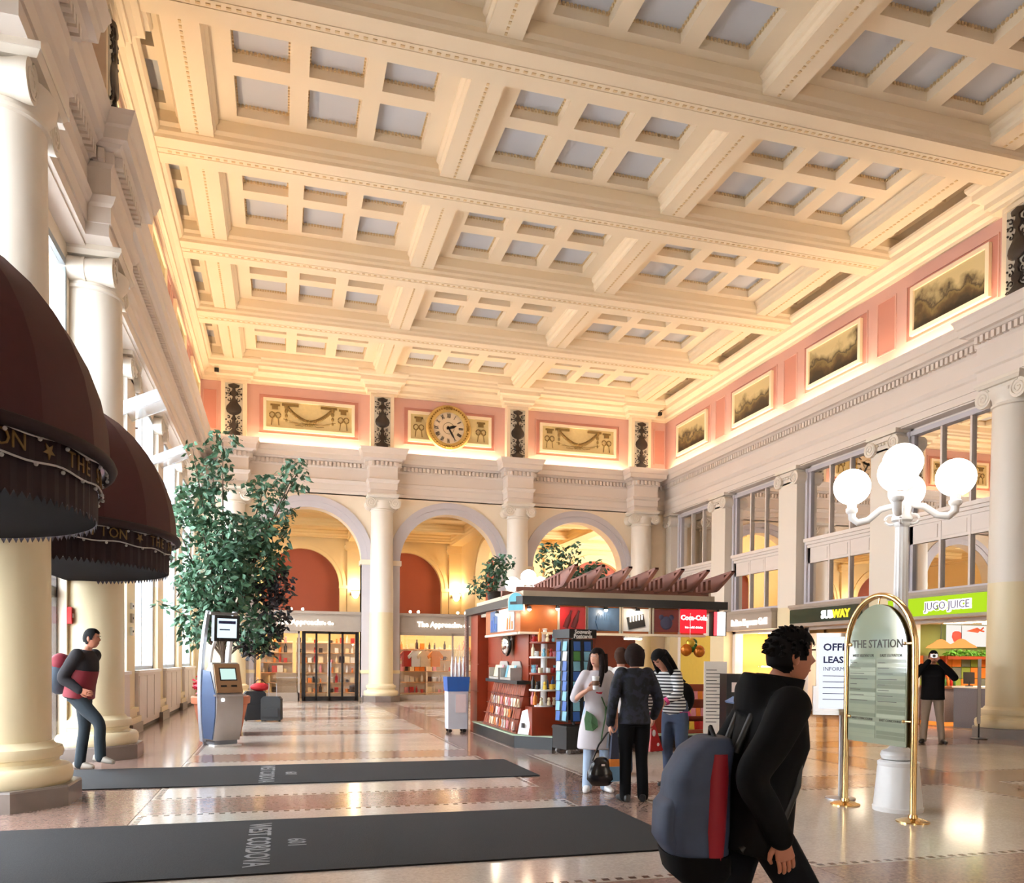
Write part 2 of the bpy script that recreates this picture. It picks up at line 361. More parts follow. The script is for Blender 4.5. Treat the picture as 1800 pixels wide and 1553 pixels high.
def recess(parent, M, w, z0, z1):   # deep salmon sunk panel, framed; local front -y
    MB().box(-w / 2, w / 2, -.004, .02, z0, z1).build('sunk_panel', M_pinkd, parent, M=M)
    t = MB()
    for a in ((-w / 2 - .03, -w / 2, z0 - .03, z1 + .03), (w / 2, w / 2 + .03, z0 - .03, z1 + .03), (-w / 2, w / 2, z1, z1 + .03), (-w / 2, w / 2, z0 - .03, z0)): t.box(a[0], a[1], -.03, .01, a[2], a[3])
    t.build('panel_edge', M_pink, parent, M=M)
def frame(parent, M, w, z0, z1, f=.1, m=None, d=.09):
    t = MB()
    for a in ((-w / 2, -w / 2 + f, z0, z1), (w / 2 - f, w / 2, z0, z1), (-w / 2 + f, w / 2 - f, z1 - f, z1), (-w / 2 + f, w / 2 - f, z0, z0 + f)): t.box(a[0], a[1], -d, 0, a[2], a[3])
    return t.build('panel_frame', m or M_ceil, parent, M=M)
def swag_relief(parent, M, w, z0, z1, side_only=False):
    MB().box(-w / 2, w / 2, -.03, 0, z0, z1).build('relief_ground', M_reliefbg, parent, M=M)
    g = MB(); h = z1 - z0; zc = (z0 + z1) / 2; y = -.05
    for s in (-1, 1):
        cx = s * (w / 2 - .3)
        g.box(cx - .16, cx + .16, y - .02, y + .02, z1 - .16, z1 - .1).box(cx - .1, cx + .1, y - .02, y + .02, z1 - .28, z1 - .16)
        for q in (-1, 1):
            g.tube([(cx + q * (.1 + .09 * cos(k * .55)), y, zc - .02 + .1 * sin(k * .55)) for k in range(12)], .02, 5)
            g.tube([(cx, y, zc), (cx + q * .1, y, zc - .15), (cx + q * .13, y, z0 + .08)], .016, 5)
    if not side_only:
        for s in (-1, 1):
            for k in range(4): g.ball((s * (w / 2 - .68), y, z1 - .16 - k * .16), .085 - .012 * k, 8, 6, (.8, .5, 1.2))
            g.box(min(s * .38, s * .95), max(s * .38, s * .95), y - .03, y + .02, z1 - .14, z1 - .06)
            for k in range(13):
                u = k / 12; x = s * (.05 + (w / 2 - .8) * u); z = z0 + .28 + (h - .5) * u ** 1.7
                g.ball((x, y, z), .075 - .02 * abs(u - .3), 8, 6, (1, .5, 1))
        for k in range(9): g.ball((-.12 + .03 * k, y, z0 + .16 + .02 * (k % 3)), .05, 6, 5, (1, .5, 1))
        for s in (-1, 1):
            for k in range(3): g.tube([(s * .1, y, z0 + .2), (s * (.25 + .12 * k), y, z0 + .12 + .05 * k), (s * (.5 + .2 * k), y, z0 + .14 + .09 * k)], .012, 4)
    g.build('relief_garland', M_gold, parent, 50, M=M)
zr0, zr1, zf0, zf1 = 9.466, 10.80, 9.56, 10.68
for i, bx in enumerate(BAYX):
    M = Matrix.Translation((bx, YF + .1, 0))
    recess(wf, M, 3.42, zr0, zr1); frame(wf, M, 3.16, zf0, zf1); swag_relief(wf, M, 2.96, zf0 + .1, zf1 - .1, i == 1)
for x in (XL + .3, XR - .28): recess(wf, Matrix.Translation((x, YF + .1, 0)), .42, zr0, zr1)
# ---------------------------------------------------------------- clock
ck = thing('wall_clock', 'large gilt-framed round clock with roman numerals above the middle arch', 'clock', (5.93, YF - .02, 10.12))
Mx = Matrix.Rotation(pi / 2, 4, 'X')
MB().lathe([(.60, 0), (.83, 0), (.85, .06), (.8, .13), (.72, .15), (.64, .13), (.58, .09)], 48, Mx, cap=False).build('gilt_rim', mat('clock_gilt', srgb(206, 174, 104), .4, .35, var=.15, scale=14), ck, 30)
g = MB()
for k in range(48): g.ball((.72 * cos(k * pi / 24), -.15, .72 * sin(k * pi / 24)), .035, 6, 5)
for k in range(4):
    a = k * pi / 2
    for q in (-.12, 0, .12): g.ball((.715 * cos(a + q), -.16, .715 * sin(a + q)), .06, 8, 6)
g.build('rim_relief', mat('dull_gilt', srgb(150, 116, 52), .4, .6), ck, 40)
MB().lathe([(.001, .05), (.6, .05)], 48, Mx, cap=False).build('dial', mat('clock_dial_cream', srgb(236, 216, 186), .5), ck)
for k, tx in enumerate(['XII', 'I', 'II', 'III', 'IIII', 'V', 'VI', 'VII', 'VIII', 'IX', 'X', 'XI']):
    a = -k * pi / 6
    text('numeral', tx, .22, M_black, Matrix.Rotation(pi / 2, 4, 'X') @ Matrix.Rotation(a, 4, 'Z') @ Matrix.Translation((0, .45, .06)), ck, .004, bold=.004, sx=.5)
MB().lathe([(.2, .055), (.215, .06), (.215, .055)], 32, Mx, cap=False).build('inner_ring', M_gold, ck)
for nm, ln, wd, hh in (('hour_hand', .32, .04, 2 + 25 / 60), ('minute_hand', .5, .028, 25 / 5.)):
    MB().prism([(-wd, -.08), (wd, -.08), (wd * 1.3, ln * .6), (0, ln), (-wd * 1.3, ln * .6)], -.085, -.075).build(nm, M_black, ck, M=Matrix.Rotation(hh * pi / 6, 4, 'Y'))
# ---------------------------------------------------------------- right wall
wr = sroot('wall_right'); wl = sroot('wall_left')
PF = XR - .05
RCOL = [BEAMS[4], BEAMS[5]]      # columns on the right (second one outside the frame)
def side_entab(parent, xw, sgn, ybrk, depth):
    pts = [(xw, YB)]; ys_ = sorted(ybrk)
    for y in ys_: pts += [(xw, y - .85), (xw - sgn * depth, y - .85), (xw - sgn * depth, y + .85), (xw, y + .85)]
    pts += [(xw, YF + .1)]
    if sgn < 0: pts = pts[::-1]
    entab(pts, parent)
    q = [(xw + sgn * .05, YB)]
    for y in ys_: q += [(xw + sgn * .05, y - .62), (xw - sgn * (depth - .1), y - .62), (xw - sgn * (depth - .1), y + .62), (xw + sgn * .05, y + .62)]
    q += [(xw + sgn * .05, YF + .1)]
    if sgn < 0: q = q[::-1]
    MB().sweep(q, CROWN).build('upper_cornice', M_ceil, parent)
side_entab(wr, PF, 1, RCOL, .3)
side_entab(wl, XL + .06, -1, RCOL, .3)
for (p, x0, x1) in ((wr, XR, XR + .5), (wl, XL - .5, XL)):
    MB().box(x0, x1, YB, YF + .2, 8.9, 12.4).build('attic_wall', M_pink, p); MB().box(x0, x1, YB, YF + .2, 7.38, 8.9).build('lintel_backing', M_stone, p); MB().box(min(x0, x1) - (.02 if p is wr else 0), max(x0, x1) + (.02 if p is wl else 0), YB, YF, 11.75, 12.38).build('cornice_backing', M_ceil, p)
for y in RCOL:
    ornament(wr, T(XR - .22, y, 8.96, -pi / 2)); ornament(wl, T(XL + .22, y, 8.96, pi / 2))
# pilasters
def pilaster(parent, x, y, rz, w=.46, lower=3.2):
    M = T(x, y, 0, rz)
    o = MB().box(-w, w, 0, .6, lower, 7.0).build('pilaster', M_colU, parent, M=M)
    MB().box(-w, w, 0, .6, .5, lower).build('pilaster_foot', M_colL, o)
    MB().box(-w - .14, w + .14, -.14, .6, 0, .2).build('pilaster_plinth', M_pinth, o)
    MB().box(-w - .11, w + .11, -.11, .6, .2, .32).box(-w - .04, w + .04, -.04, .6, .32, .4).box(-w - .07, w + .07, -.07, .6, .4, .5).build('pilaster_base', M_colL, o)
    c = MB().box(-w, w, -.0, .6, 6.95, 7.3)
    for s in (-1, 1):
        c.lathe([(.2, -.09), (.2, .3)], 18, Matrix.Translation((s * (w - .04), 0, 7.07)) @ Matrix.Rotation(-pi / 2, 4, 'X'))
        c.tube([(s * (w - .04) + s * (.175 - .15 * k / 32) * cos(k * .4 + 1.6), -.1, 7.07 + (.175 - .15 * k / 32) * sin(k * .4 + 1.6)) for k in range(33)], .016, 5)
    for k in range(6): c.ball((-.28 + k * .112, -.05, 7.12), .04, 6, 5)
    c.box(-w + .1, w - .1, -.06, .3, 7.17, 7.28).box(-w - .08, w + .08, -.1, .6, 7.3, 7.41)
    c.build('pilaster_capital', M_colU, o, 35)
PILY = [BEAMS[1], BEAMS[2], BEAMS[3]]
for y in PILY + [BEAMS[6], BEAMS[7], BEAMS[8]]:
    pilaster(wr, PF, y, -pi / 2); pilaster(wl, XL - .15, y, pi / 2)
for (p, x, rz) in ((wr, PF, -pi / 2), (wl, XL - .15, pi / 2)): pilaster(p, x, BEAMS[0] - .25, rz, .22)
column('cream ionic column at the right edge beside the juice counter', 14.58, RCOL[0], -pi / 2, .44)
column('big yellow-cream ionic column cut by the left edge, between the two awnings', -2.76, RCOL[1], pi / 2, .45)
column('yellow-cream ionic column just past the far awning, behind the walking man', -2.76, RCOL[0], pi / 2, .45)
column('cream ionic column on the right wall outside the frame', 14.58, RCOL[1], -pi / 2, .44)
# paintings and sunk panels on the side attics
def landscape(seed):
    m = bpy.data.materials.new('mountain_painting'); m.use_nodes = True; nt = m.node_tree; b = nt.nodes['Principled BSDF']; b.inputs['Roughness'].default_value = .5
    tc = nt.nodes.new('ShaderNodeTexCoord'); mp = nt.nodes.new('ShaderNodeMapping'); mp.inputs['Location'].default_value = (seed * 3.1, seed * 1.7, seed)
    nt.links.new(tc.outputs['Object'], mp.inputs[0])
    n = nt.nodes.new('ShaderNodeTexNoise'); n.inputs['Scale'].default_value = 1.6; n.inputs['Detail'].default_value = 6; nt.links.new(mp.outputs[0], n.inputs['Vector'])
    sp = nt.nodes.new('ShaderNodeSeparateXYZ'); nt.links.new(tc.outputs['Object'], sp.inputs[0])
    a = nt.nodes.new('ShaderNodeMath'); a.operation = 'MULTIPLY_ADD'; a.inputs[1].default_value = 1.5; nt.links.new(n.outputs['Fac'], a.inputs[0]); nt.links.new(sp.outputs['Z'], a.inputs[2])
    r = nt.nodes.new('ShaderNodeValToRGB'); nt.links.new(a.outputs[0], r.inputs[0])
    e = r.color_ramp.elements; e[0].position = .35; e[0].color = srgb(44, 36, 26); e[1].position = 1.0; e[1].color = srgb(196, 182, 140)
    for p, c in ((.55, srgb(78, 64, 40)), (.68, srgb(118, 104, 66)), (.74, srgb(58, 50, 38)), (.84, srgb(150, 138, 104))): k = e.new(p); k.color = c
    nt.links.new(r.outputs[0], b.inputs['Base Color']); return m
PAINTY = [27.876 - PD * k for k in range(6)]
pl = ['small framed mountain painting nearest the corner', 'second framed mountain painting from the corner', 'third framed mountain painting from the corner', 'largest-looking framed mountain painting beside the iron-ornamented pier', '', '']
for k, y in enumerate(PAINTY):
    for side, x, rz, par in (('right', XR, -pi / 2, wr), ('left', XL, pi / 2, wl)):
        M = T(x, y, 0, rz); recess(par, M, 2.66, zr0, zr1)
        if k < 4 or side == 'left':
            t = thing('framed_painting', (pl[k] + ' high on the right wall') if (side == 'right') else ['edge-on pale framed painting farthest along the left wall', 'second farthest edge-on framed painting on the left wall', 'third farthest edge-on framed painting on the left wall', 'near edge-on framed painting on the left wall above the awnings', 'edge-on framed painting above the nearest left awning', 'framed painting on the left wall behind the camera'][k], 'painting', (x, y, 10.12), rz, 'framed paintings on the ' + side + ' wall')
            frame(t, Matrix.Translation((0, -.005, -10.12)), 2.32, 9.53, 10.71)
            MB().box(-1.06, 1.06, -.045, -.008, -.49, .49).build('canvas', landscape(k + (9 if side == 'left' else 0)), t)
for k in range(6):
    y = PAINTY[0] - PD * (k + .5)
    if k in (3, 4): continue
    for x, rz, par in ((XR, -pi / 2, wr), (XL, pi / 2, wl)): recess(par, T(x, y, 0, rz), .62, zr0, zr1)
# ---------------------------------------------------------------- cove lamps on the cornice
def cove(a, b, label):
    mbx = MB(); a = Vector(a); b = Vector(b); t = (b - a).normalized()
    o = tag(MB().tube([(a.x, a.y, 9.0), (b.x, b.y, 9.0)], .035, 8).build('cove_lamp', M_cove), label, 'lamp', 'cove lamps behind the cornice')
for i in range(3): cove((COLX[i] + .6, YF - .14), (COLX[i + 1] - .6, YF - .14), 'warm cove lamp behind the far cornice under the ' + ['left relief panel', 'clock', 'right relief panel'][i])
for k in range(4):
    cove((XR - .3, PAINTY[k] - 1.75), (XR - .3, PAINTY[k] + 1.75), 'warm cove lamp behind the right cornice below ' + ['the corner painting', 'the second painting', 'the third painting', 'the fourth painting'][k])
    cove((XL + .3, PAINTY[k] - 1.75), (XL + .3, PAINTY[k] + 1.75), 'warm cove lamp behind the left cornice under ' + ['the farthest painting', 'the second farthest painting', 'the third farthest painting', 'the near painting'][k])
# ---------------------------------------------------------------- ceiling
ceil = sroot('ceiling')
MB().box(XL - .5, XR + .5, YB, YF + .6, 12.34, 12.6).build('ceiling_slab', M_coff, ceil)
ZC, ZL, ZF = 11.57, 11.71, 12.05
def beamprof(hw, z0, z1): return [(-hw, z0), (hw, z0), (hw, z0 + .07), (hw + .04, z0 + .12), (hw + .04, z0 + .2), (hw + .09, z0 + .26), (hw + .09, z1), (-hw - .09, z1), (-hw - .09, z0 + .26), (-hw - .04, z0 + .2), (-hw - .04, z0 + .12), (-hw, z0 + .07)]
vis = BEAMS[:9]
for y in vis:
    o = MB().prism(beamprof(.44, ZC, 12.2), XL, XR, Matrix.Translation((0, y, 0)) @ Matrix.Rotation(-pi / 2, 4, 'Z')).build('crossbeam', M_ceil, ceil)
    if y < 28 and y > 8:
        d = MB(); x = XL + .5
        MB().box(XL, XR, y - .1, y - .07, ZC - .012, ZC + .01).box(XL, XR, y + .07, y + .1, ZC - .012, ZC + .01).build('soffit_fillet', M_ceil, o)
        while x < XR - .4:
            d.box(x, x + .07, y - .022, y + .022, ZC - .014, ZC + .005); x += .15
        stuff(d.build('soffit_beads', M_ceilbuff, o))
for cx in COLX:
    for k in range(len(vis) - 1):
        y1, y0 = vis[k] - .47, vis[k + 1] + .47
        o = MB().prism(beamprof(.3, ZL, 12.2), y0, y1, Matrix.Translation((cx, 0, 0))).build('longitudinal_beam', M_ceil, ceil)
        if k < 5:
            d = MB(); y = y0 + .05
            while y < y1 - .1: d.box(cx - .022, cx + .022, y, y + .06, ZL - .014, ZL + .005); y += .12
            stuff(d.build('soffit_beads', M_ceilbuff, o))
def coffer_field(x0, x1, y0, y1, nx, ny, w, h, det):
    gx = (x1 - x0 - nx * w) / (nx + 1 + .3); gy = (y1 - y0 - ny * h) / (ny + 1)
    ex = (x1 - x0 - nx * w - (nx - 1) * .335) / 2 if nx > 1 else (x1 - x0 - w) / 2
    ey = (y1 - y0 - ny * h - (ny - 1) * .34) / 2
    xs = [(x0 + ex + i * (w + .335), x0 + ex + i * (w + .335) + w) for i in range(nx)]; ys2 = [(y0 + ey + j * (h + .34), y0 + ey + j * (h + .34) + h) for j in range(ny)]
    m = MB(); zt = 12.36
    yy = [y0] + [q for p in ys2 for q in p] + [y1]
    for j in range(0, len(yy), 2): m.box(x0, x1, yy[j], yy[j + 1], ZF, zt)
    xx = [x0] + [q for p in xs for q in p] + [x1]
    for (a, b) in ys2:
        for i in range(0, len(xx), 2): m.box(xx[i], xx[i + 1], a, b, ZF, zt)
    fo = m.build('coffer_grid', M_ceil, ceil)
    for (a, b) in xs:
        for (c, d) in ys2:
            p = MB().box(a + .002, b - .002, c + .002, d - .002, 12.28, 12.33).build('coffer_panel', M_coff, fo)
    if det:
        bd = MB()
        for (a, b) in xs:
            for (c, d) in ys2:
                n = 14
                for k in range(n):
                    t = (k + .5) / n; z0, z1 = 12.23, 12.28
                    bd.box(a + t * (b - a) - .022, a + t * (b - a) + .022, d - .03, d, z0, z1).box(a + t * (b - a) - .022, a + t * (b - a) + .022, c, c + .03, z0, z1)
                    bd.box(a, a + .03, c + t * (d - c) - .022, c + t * (d - c) + .022, z0, z1).box(b - .03, b, c + t * (d - c) - .022, c + t * (d - c) + .022, z0, z1)
        stuff(bd.build('coffer_egg_moulding', M_ceilbuff, fo))
for k in range(len(vis) - 1):
    y1, y0 = vis[k] - .44, vis[k + 1] + .44
    for i in range(3): coffer_field(COLX[i] + .3, COLX[i + 1] - .3, y0, y1, 3, 2, .98, 1.15, k < 5)
    coffer_field(XL + .02, COLX[0] - .3, y0, y1, 1, 2, .3, 1.15, False); coffer_field(COLX[3] + .3, XR - .02, y0, y1, 1, 2, .3, 1.15, False)
# ================================================================ LEFT WALL: windows, entrances
M_sash = mat('grey_window_sash', srgb(150, 158, 164), .4)
M_cab = mat('radiator_cabinet_white', srgb(222, 212, 206), .45)
M_acr = bpy.data.materials.new('clear_acrylic'); M_acr.use_nodes = True
_n = M_acr.node_tree; _n.nodes.remove(_n.nodes['Principled BSDF']); _a = _n.nodes.new('ShaderNodeBsdfTransparent'); _b = _n.nodes.new('ShaderNodeBsdfTranslucent'); _b.inputs[0].default_value = (.9, .93, .96, 1); _d = _n.nodes.new('ShaderNodeBsdfDiffuse'); _d.inputs[0].default_value = (.85, .88, .92, 1)
_m = _n.nodes.new('ShaderNodeMixShader'); _m2 = _n.nodes.new('ShaderNodeMixShader'); _m2.inputs[0].default_value = .5; _m.inputs[0].default_value = .42
_n.links.new(_b.outputs[0], _m2.inputs[1]); _n.links.new(_d.outputs[0], _m2.inputs[2]); _n.links.new(_a.outputs[0], _m.inputs[1]); _n.links.new(_m2.outputs[0], _m.inputs[2]); _n.links.new(_m.outputs[0], _n.nodes['Material Output'].inputs[0])
XW = XL - .25            # recessed infill plane
MB().box(-40, XW - .3, YB - 20, 60, -.35, -.05).build('pavement', mat('pale_pavement', srgb(190, 190, 188), .8))
struct(bpy.data.objects['pavement'])
lw_ = MB(); nwin = 0
for k in range(9):
    y1, y0 = BEAMS[k] - .3, BEAMS[k + 1] + .3
    ent = k in (4, 5)
    if k > 5:
        lw_.box(XW - .3, XW, y0 - .4, y1 + .4, 0, 7.41); continue  # unseen rear bays, left windowless to keep daylight off the near ceiling
    zb = 3.55 if ent else 1.22
    lw_.box(XW - .3, XW, y1 - .2, y1 + .4, 0, 7.41).box(XW - .3, XW, y0 - .4, y0 + .2, 0, 7.41)
    lw_.box(XW - .3, XW, y0 + .2, y1 - .2, 7.15, 7.41)
    if not ent: lw_.box(XW - .3, XW, y0 + .2, y1 - .2, 0, zb)
    a, b = y0 + .2, y1 - .2
    nwin += 1
    wn = sroot('window_%d' % nwin)
    f = MB().box(XW - .12, XW + .0, a, a + .09, zb, 7.15).box(XW - .12, XW + .0, b - .09, b, zb, 7.15).box(XW - .12, XW + .0, a, b, zb, zb + .1).box(XW - .12, XW + .0, a, b, 7.05, 7.15)
    c = (a + b) / 2
    f.box(XW - .1, XW - .02, c - .04, c + .04, zb, 7.15).box(XW - .1, XW - .02, a, b, 5.5, 5.6)
    f.build('window_frame', M_sash, wn)
    for (p, q) in ((a + .09, c - .04), (c + .04, b - .09)):
        MB().box(XW - .065, XW - .055, p, q, zb + .1, 5.5).build('pane', M_glass, wn); MB().box(XW - .065, XW - .055, p, q, 5.6, 7.05).build('pane', M_glass, wn)
    if not ent:
        MB().box(XW - .1, XW + .19, a - .05, b + .05, 1.18, 1.24).build('window_sill', M_white, wn)
        if k < 4:
            rc = thing('radiator_cabinet', ['farthest white radiator cabinet under the left windows, behind the planter', 'white radiator cabinet under the third window past the left columns', 'white radiator cabinet under the second window past the left columns', 'nearest white radiator cabinet, under the window just past the walking man'][k], 'cabinet', (XW + .14, c, 0), 0, 'radiator cabinets under the windows')
            L = (b - a) / 2
            MB().box(-.13, .02, -L, L, .08, 1.18).build('cabinet_body', M_cab, rc)
            for j in range(3): MB().box(.02, .035, -L + .05 + j * 2 * L / 3, -L - .05 + (j + 1) * 2 * L / 3, .2, 1.12).build('front_panel', M_cab, rc)
            MB().box(-.13, .0, -L, L, 0, .08).build('cabinet_foot', M_black, rc)
    else:
        lw_.box(XW - .3, XW, a, b, 3.3, 3.55)
        dr = sroot('door_%d' % (k - 3))
        g = MB()
        for yy in (a, a + (b - a) / 3, a + 2 * (b - a) / 3, b): g.box(XW - .28, XW - .12, yy - .06, yy + .06, 0, 3.3)
        g.box(XW - .28, XW - .12, a, b, 2.35, 2.5).box(XW - .28, XW - .12, a, b, 3.2, 3.3).build('door_frame', mat('dark_bronze', srgb(66, 56, 50), .4, .4), dr)
        for j in range(3):
            p, q = a + j * (b - a) / 3 + .06, a + (j + 1) * (b - a) / 3 - .06
            MB().box(XW - .065, XW - .055, p, q, .1, 2.35).build('pane', M_glass, dr); MB().box(XW - .065, XW - .055, p, q, 2.5, 3.2).build('pane', M_glass, dr)
            MB().box(XW - .22, XW - .17, p, q, 0, .12).box(XW - .15, XW - .08, (p + q) / 2 - .25, (p + q) / 2 + .25, 1.02, 1.06).build('push_bar', M_steel, dr)
lw_.build('wall_infill', M_cream, wl)
MB().box(XL - .9, XR + 6, YB - .3, YB, 0, 12.6).build('wall_back_surface', M_cream, struct(sroot('wall_back')))
# clear acrylic deflectors at the pilasters
for i, y in enumerate(PILY):
    t = thing('acrylic_deflector', ['farthest tilted clear acrylic panel high on the left pilasters, by the tree top', 'middle tilted clear acrylic panel high on the left pilasters', 'nearest tilted clear acrylic panel high on the left pilasters, above the awnings'][i], 'panel', (XL - .3, y - .55, 6.1), 0, 'tilted acrylic panels on the left pilasters')
    M = Matrix.Rotation(R(-26), 4, 'Y')
    MB().box(0, .86, -.6, .6, 0, .015, M).build('panel_sheet', M_acr, t)
    e = MB()
    for (a, b, c, d) in ((0, .86, -.61, -.58), (0, .86, .58, .61), (.83, .87, -.6, .6), (0, .03, -.6, .6), (0, .86, -.02, .02)): e.box(a, b, c, d, -.015, .025, M)
    e.build('panel_edge', M_acr, t)
# ================================================================ AWNINGS
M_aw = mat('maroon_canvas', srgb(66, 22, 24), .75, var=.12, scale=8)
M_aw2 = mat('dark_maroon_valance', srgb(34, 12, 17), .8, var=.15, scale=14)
M_gilt = mat('dim_gold_lettering', srgb(126, 96, 48), .5, .3)
M_rope = mat('white_light_string', srgb(190, 190, 190), .5)
def awning(yc, label, phase):
    t = thing('dome_awning', label, 'awning', (XW - .02, yc, 0))
    ax, ay, az, z0 = 1.66, 1.78, 1.72, 3.06; NG = 9; m = 10
    def P(u, v, s=1.): # u around (0..pi) v elevation 0..pi/2
        e = .92
        return (ax * s * sin(u) * cos(v) ** e, -ay * s * cos(u) * cos(v) ** e, z0 + az * s * sin(v))
    for g in range(NG):
        v = []; f = []; nn = 5
        for j in range(m + 1):
            for i in range(nn):
                u = pi * (g + i / (nn - 1)) / NG; sag = 1 - .012 * sin(pi * i / (nn - 1))
                v.append(P(u, pi / 2 * j / m, sag))
        for j in range(m):
            for i in range(nn - 1): f.append((j * nn + i, j * nn + i + 1, (j + 1) * nn + i + 1, (j + 1) * nn + i))
        MB().add(v, f).build('canopy_gore', M_aw, t, 60)
    # rolled rim, valance bands, hem
    rim = [P(pi * i / 40, 0) for i in range(41)]
    MB().tube([(x, y, z0 - .03) for x, y, z in rim], .05, 8).build('rim_roll', M_aw2, t, 60)
    def band(z1, z2, s, zig):
        v = []; f = []; n = 160
        for i in range(n + 1):
            x, y, _ = P(pi * i / n, 0, s); pl = 1 + (.004 * cos(i * 1.57))
            v += [(x * pl, y * pl, z1), (x * pl, y * pl, z2 + (.05 if (zig and i % 2) else 0))]
        for i in range(n): f.append((2 * i, 2 * i + 1, 2 * i + 3, 2 * i + 2))
        return MB().add(v, f)
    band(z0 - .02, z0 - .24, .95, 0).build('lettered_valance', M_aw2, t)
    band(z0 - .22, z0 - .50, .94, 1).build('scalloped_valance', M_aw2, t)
    MB().add([(0, 0, z0 - .455)] + [(x * .935, y * .935, z0 - .455) for x, y, z in rim], [(0, i, i + 1) for i in range(1, 41)]).build('underside_shade', mat('awning_shade_black', srgb(12, 7, 10), .95, spec=.1), t)  # added sheet; its black stands in for the shade inside the dome
    for zz, s in ((z0 - .07, .985), (z0 - .235, .965)):
        r = MB().tube([(lambda p: (p[0], p[1], zz + .012 * sin(i * .9)))(P(pi * i / 60, 0, s)) for i in range(61)], .008, 5)
        for i in range(2, 59, 3): p = P(pi * i / 60, 0, s); r.ball((p[0], p[1], zz - .02), .016, 6, 4)
        r.build('light_string', M_rope, t)
    word = 'THE STATION * THE STATION * THE STATION'
    for j, ch in enumerate(word):
        if ch == ' ': continue
        u = pi * (.03 + .94 * j / (len(word) - 1)) + phase; x, y, _ = P(u, 0, .957)
        nx, ny = sin(u) / ax, -cos(u) / ay; M = upright(x, y, z0 - .135, math.atan2(ny, nx) + pi / 2)
        if ch == '*': MB().prism([((.06 if q % 2 else .025) * cos(q * pi / 5 + pi / 10), (.06 if q % 2 else .025) * sin(q * pi / 5 + pi / 10)) for q in range(10)], -.004, .004, M @ Matrix.Rotation(-pi / 2, 4, 'X')).build('star', M_gilt, t)
        else: text('letter', ch, .165, M_gilt, M, t, .004)
awning((BEAMS[5] + BEAMS[6]) / 2 - .3, 'nearest maroon dome awning with scalloped valance, cut by the left edge', .1)
awning((BEAMS[4] + BEAMS[5]) / 2, 'farther maroon dome awning lettered over the second left entrance', 0)
# ================================================================ RIGHT WALL BAYS
XRW = XR + .3
rw = MB(); nw = nwin
def lightbox(name, x0, x1, y0, y1, z, par, m=M_store): return MB().box(x0, x1, y0, y1, z - .02, z).build(name, m, par)
shop_txt = {0: None, 1: 'italian', 2: 'subway', 3: 'jugo'}
for k in range(9):
    y1, y0 = BEAMS[k] - (.46 if k else .5), BEAMS[k + 1] + .46
    rw.box(XRW, XRW + .3, y0 - .6, y0 + .18, 0, 7.41).box(XRW, XRW + .3, y1 - .18, y1 + .6, 0, 7.41).box(XRW, XRW + .3, y0, y1, 7.3, 7.41).box(XRW, XRW + .3, y0, y1, 2.5, 3.3)
    a, b = y0 + .18, y1 - .18; nw += 1
    wn = sroot('window_%d' % nw); W = XRW
    f = MB().box(W - .12, W, a - .1, a, 3.2, 7.3).box(W - .12, W, b, b + .1, 3.2, 7.3).box(W - .06, W + .02, a, a + .1, 3.2, 7.3).box(W - .06, W + .02, b - .1, b, 3.2, 7.3).box(W - .1, W, a, b, 7.18, 7.3)
    f.build('window_frame', M_arch, wn)
    MB().box(W - .22, W, a - .02, b + .02, 5.1, 5.2).box(W - .16, W, a, b, 5.02, 5.1).box(W - .1, W, a, b, 4.93, 5.02).build('transom_cornice', M_stone, wn)
    MB().box(W - .06, W, a, b, 4.48, 4.93).build('spandrel', M_stone, wn)
    MB().box(W - .12, W, a, b, 3.2, 3.32).build('window_sill', M_arch, wn)
    t3 = [a + .1 + (b - a - .2) * q / 3 for q in range(4)]
    for q in (1, 2): MB().box(W - .07, W + .02, t3[q] - .03, t3[q] + .03, 3.3, 7.2).build('mullion', M_stone, wn)
    for q in range(3):
        MB().box(W + .0, W + .012, t3[q], t3[q + 1], 5.2, 7.18).build('pane', M_mirror, wn); MB().box(W + .0, W + .012, t3[q], t3[q + 1], 3.3, 4.48).build('pane', M_mirror, wn)
        MB().box(W - .075, W - .05, t3[q] + .08, t3[q + 1] - .08, 4.55, 4.87).build('spandrel_panel', M_stone, wn)
rw.build('wall_infill', M_stone, wr)
def shopfront(k, name, fcol, label):
    y1, y0 = BEAMS[k] - .46, BEAMS[k + 1] + .46
    t = thing('shop_sign', label, 'sign', (14.62, (y0 + y1) / 2, 2.58), -pi / 2, 'shop signs of the right wall')
    h = (y1 - y0) / 2 - .03
    MB().box(-h, h, 0, .5, 0, .62).build('sign_casing', M_fascia, t)
    MB().box(-h - .04, h + .04, -.07, .5, .56, .64).box(-h - .02, h + .02, -.04, .5, .52, .56).build('sign_cornice', M_fascia, t)
    return t, h
M_subg = mat('sign_dark_green', srgb(18, 44, 30), .35)
# italian grill
t, h = shopfront(1, 'italian', None, 'taupe shop sign with glowing words italian express grill')
text('sign_lettering', 'Italian Express Grill', .29, emit('red_white_sign', (1, .86, .78, 1), 1.8), upright(.3, -.03, .24, 0), t, .02, bold=.012, sx=.92)
# sandwich sign
t, h = shopfront(2, 'subway', None, 'dark green shop sign lettered in white and yellow above the leasing board')
MB().box(-h, h, -.03, .02, .1, .5).build('sign_face', M_subg, t)
text('sign_lettering', 'SUB', .30, emit('sign_white', (1, 1, .95, 1), 1.6), upright(.2, -.05, .28, 0) @ Matrix.Shear('XZ', 4, (0, 0)), t, .01, 'CENTER', .014, 1.0)
text('sign_lettering', 'WAY', .30, emit('sign_yellow', (1, .78, .05, 1), 1.3), upright(.78, -.05, .28, 0), t, .01, 'CENTER', .014, 1.0)
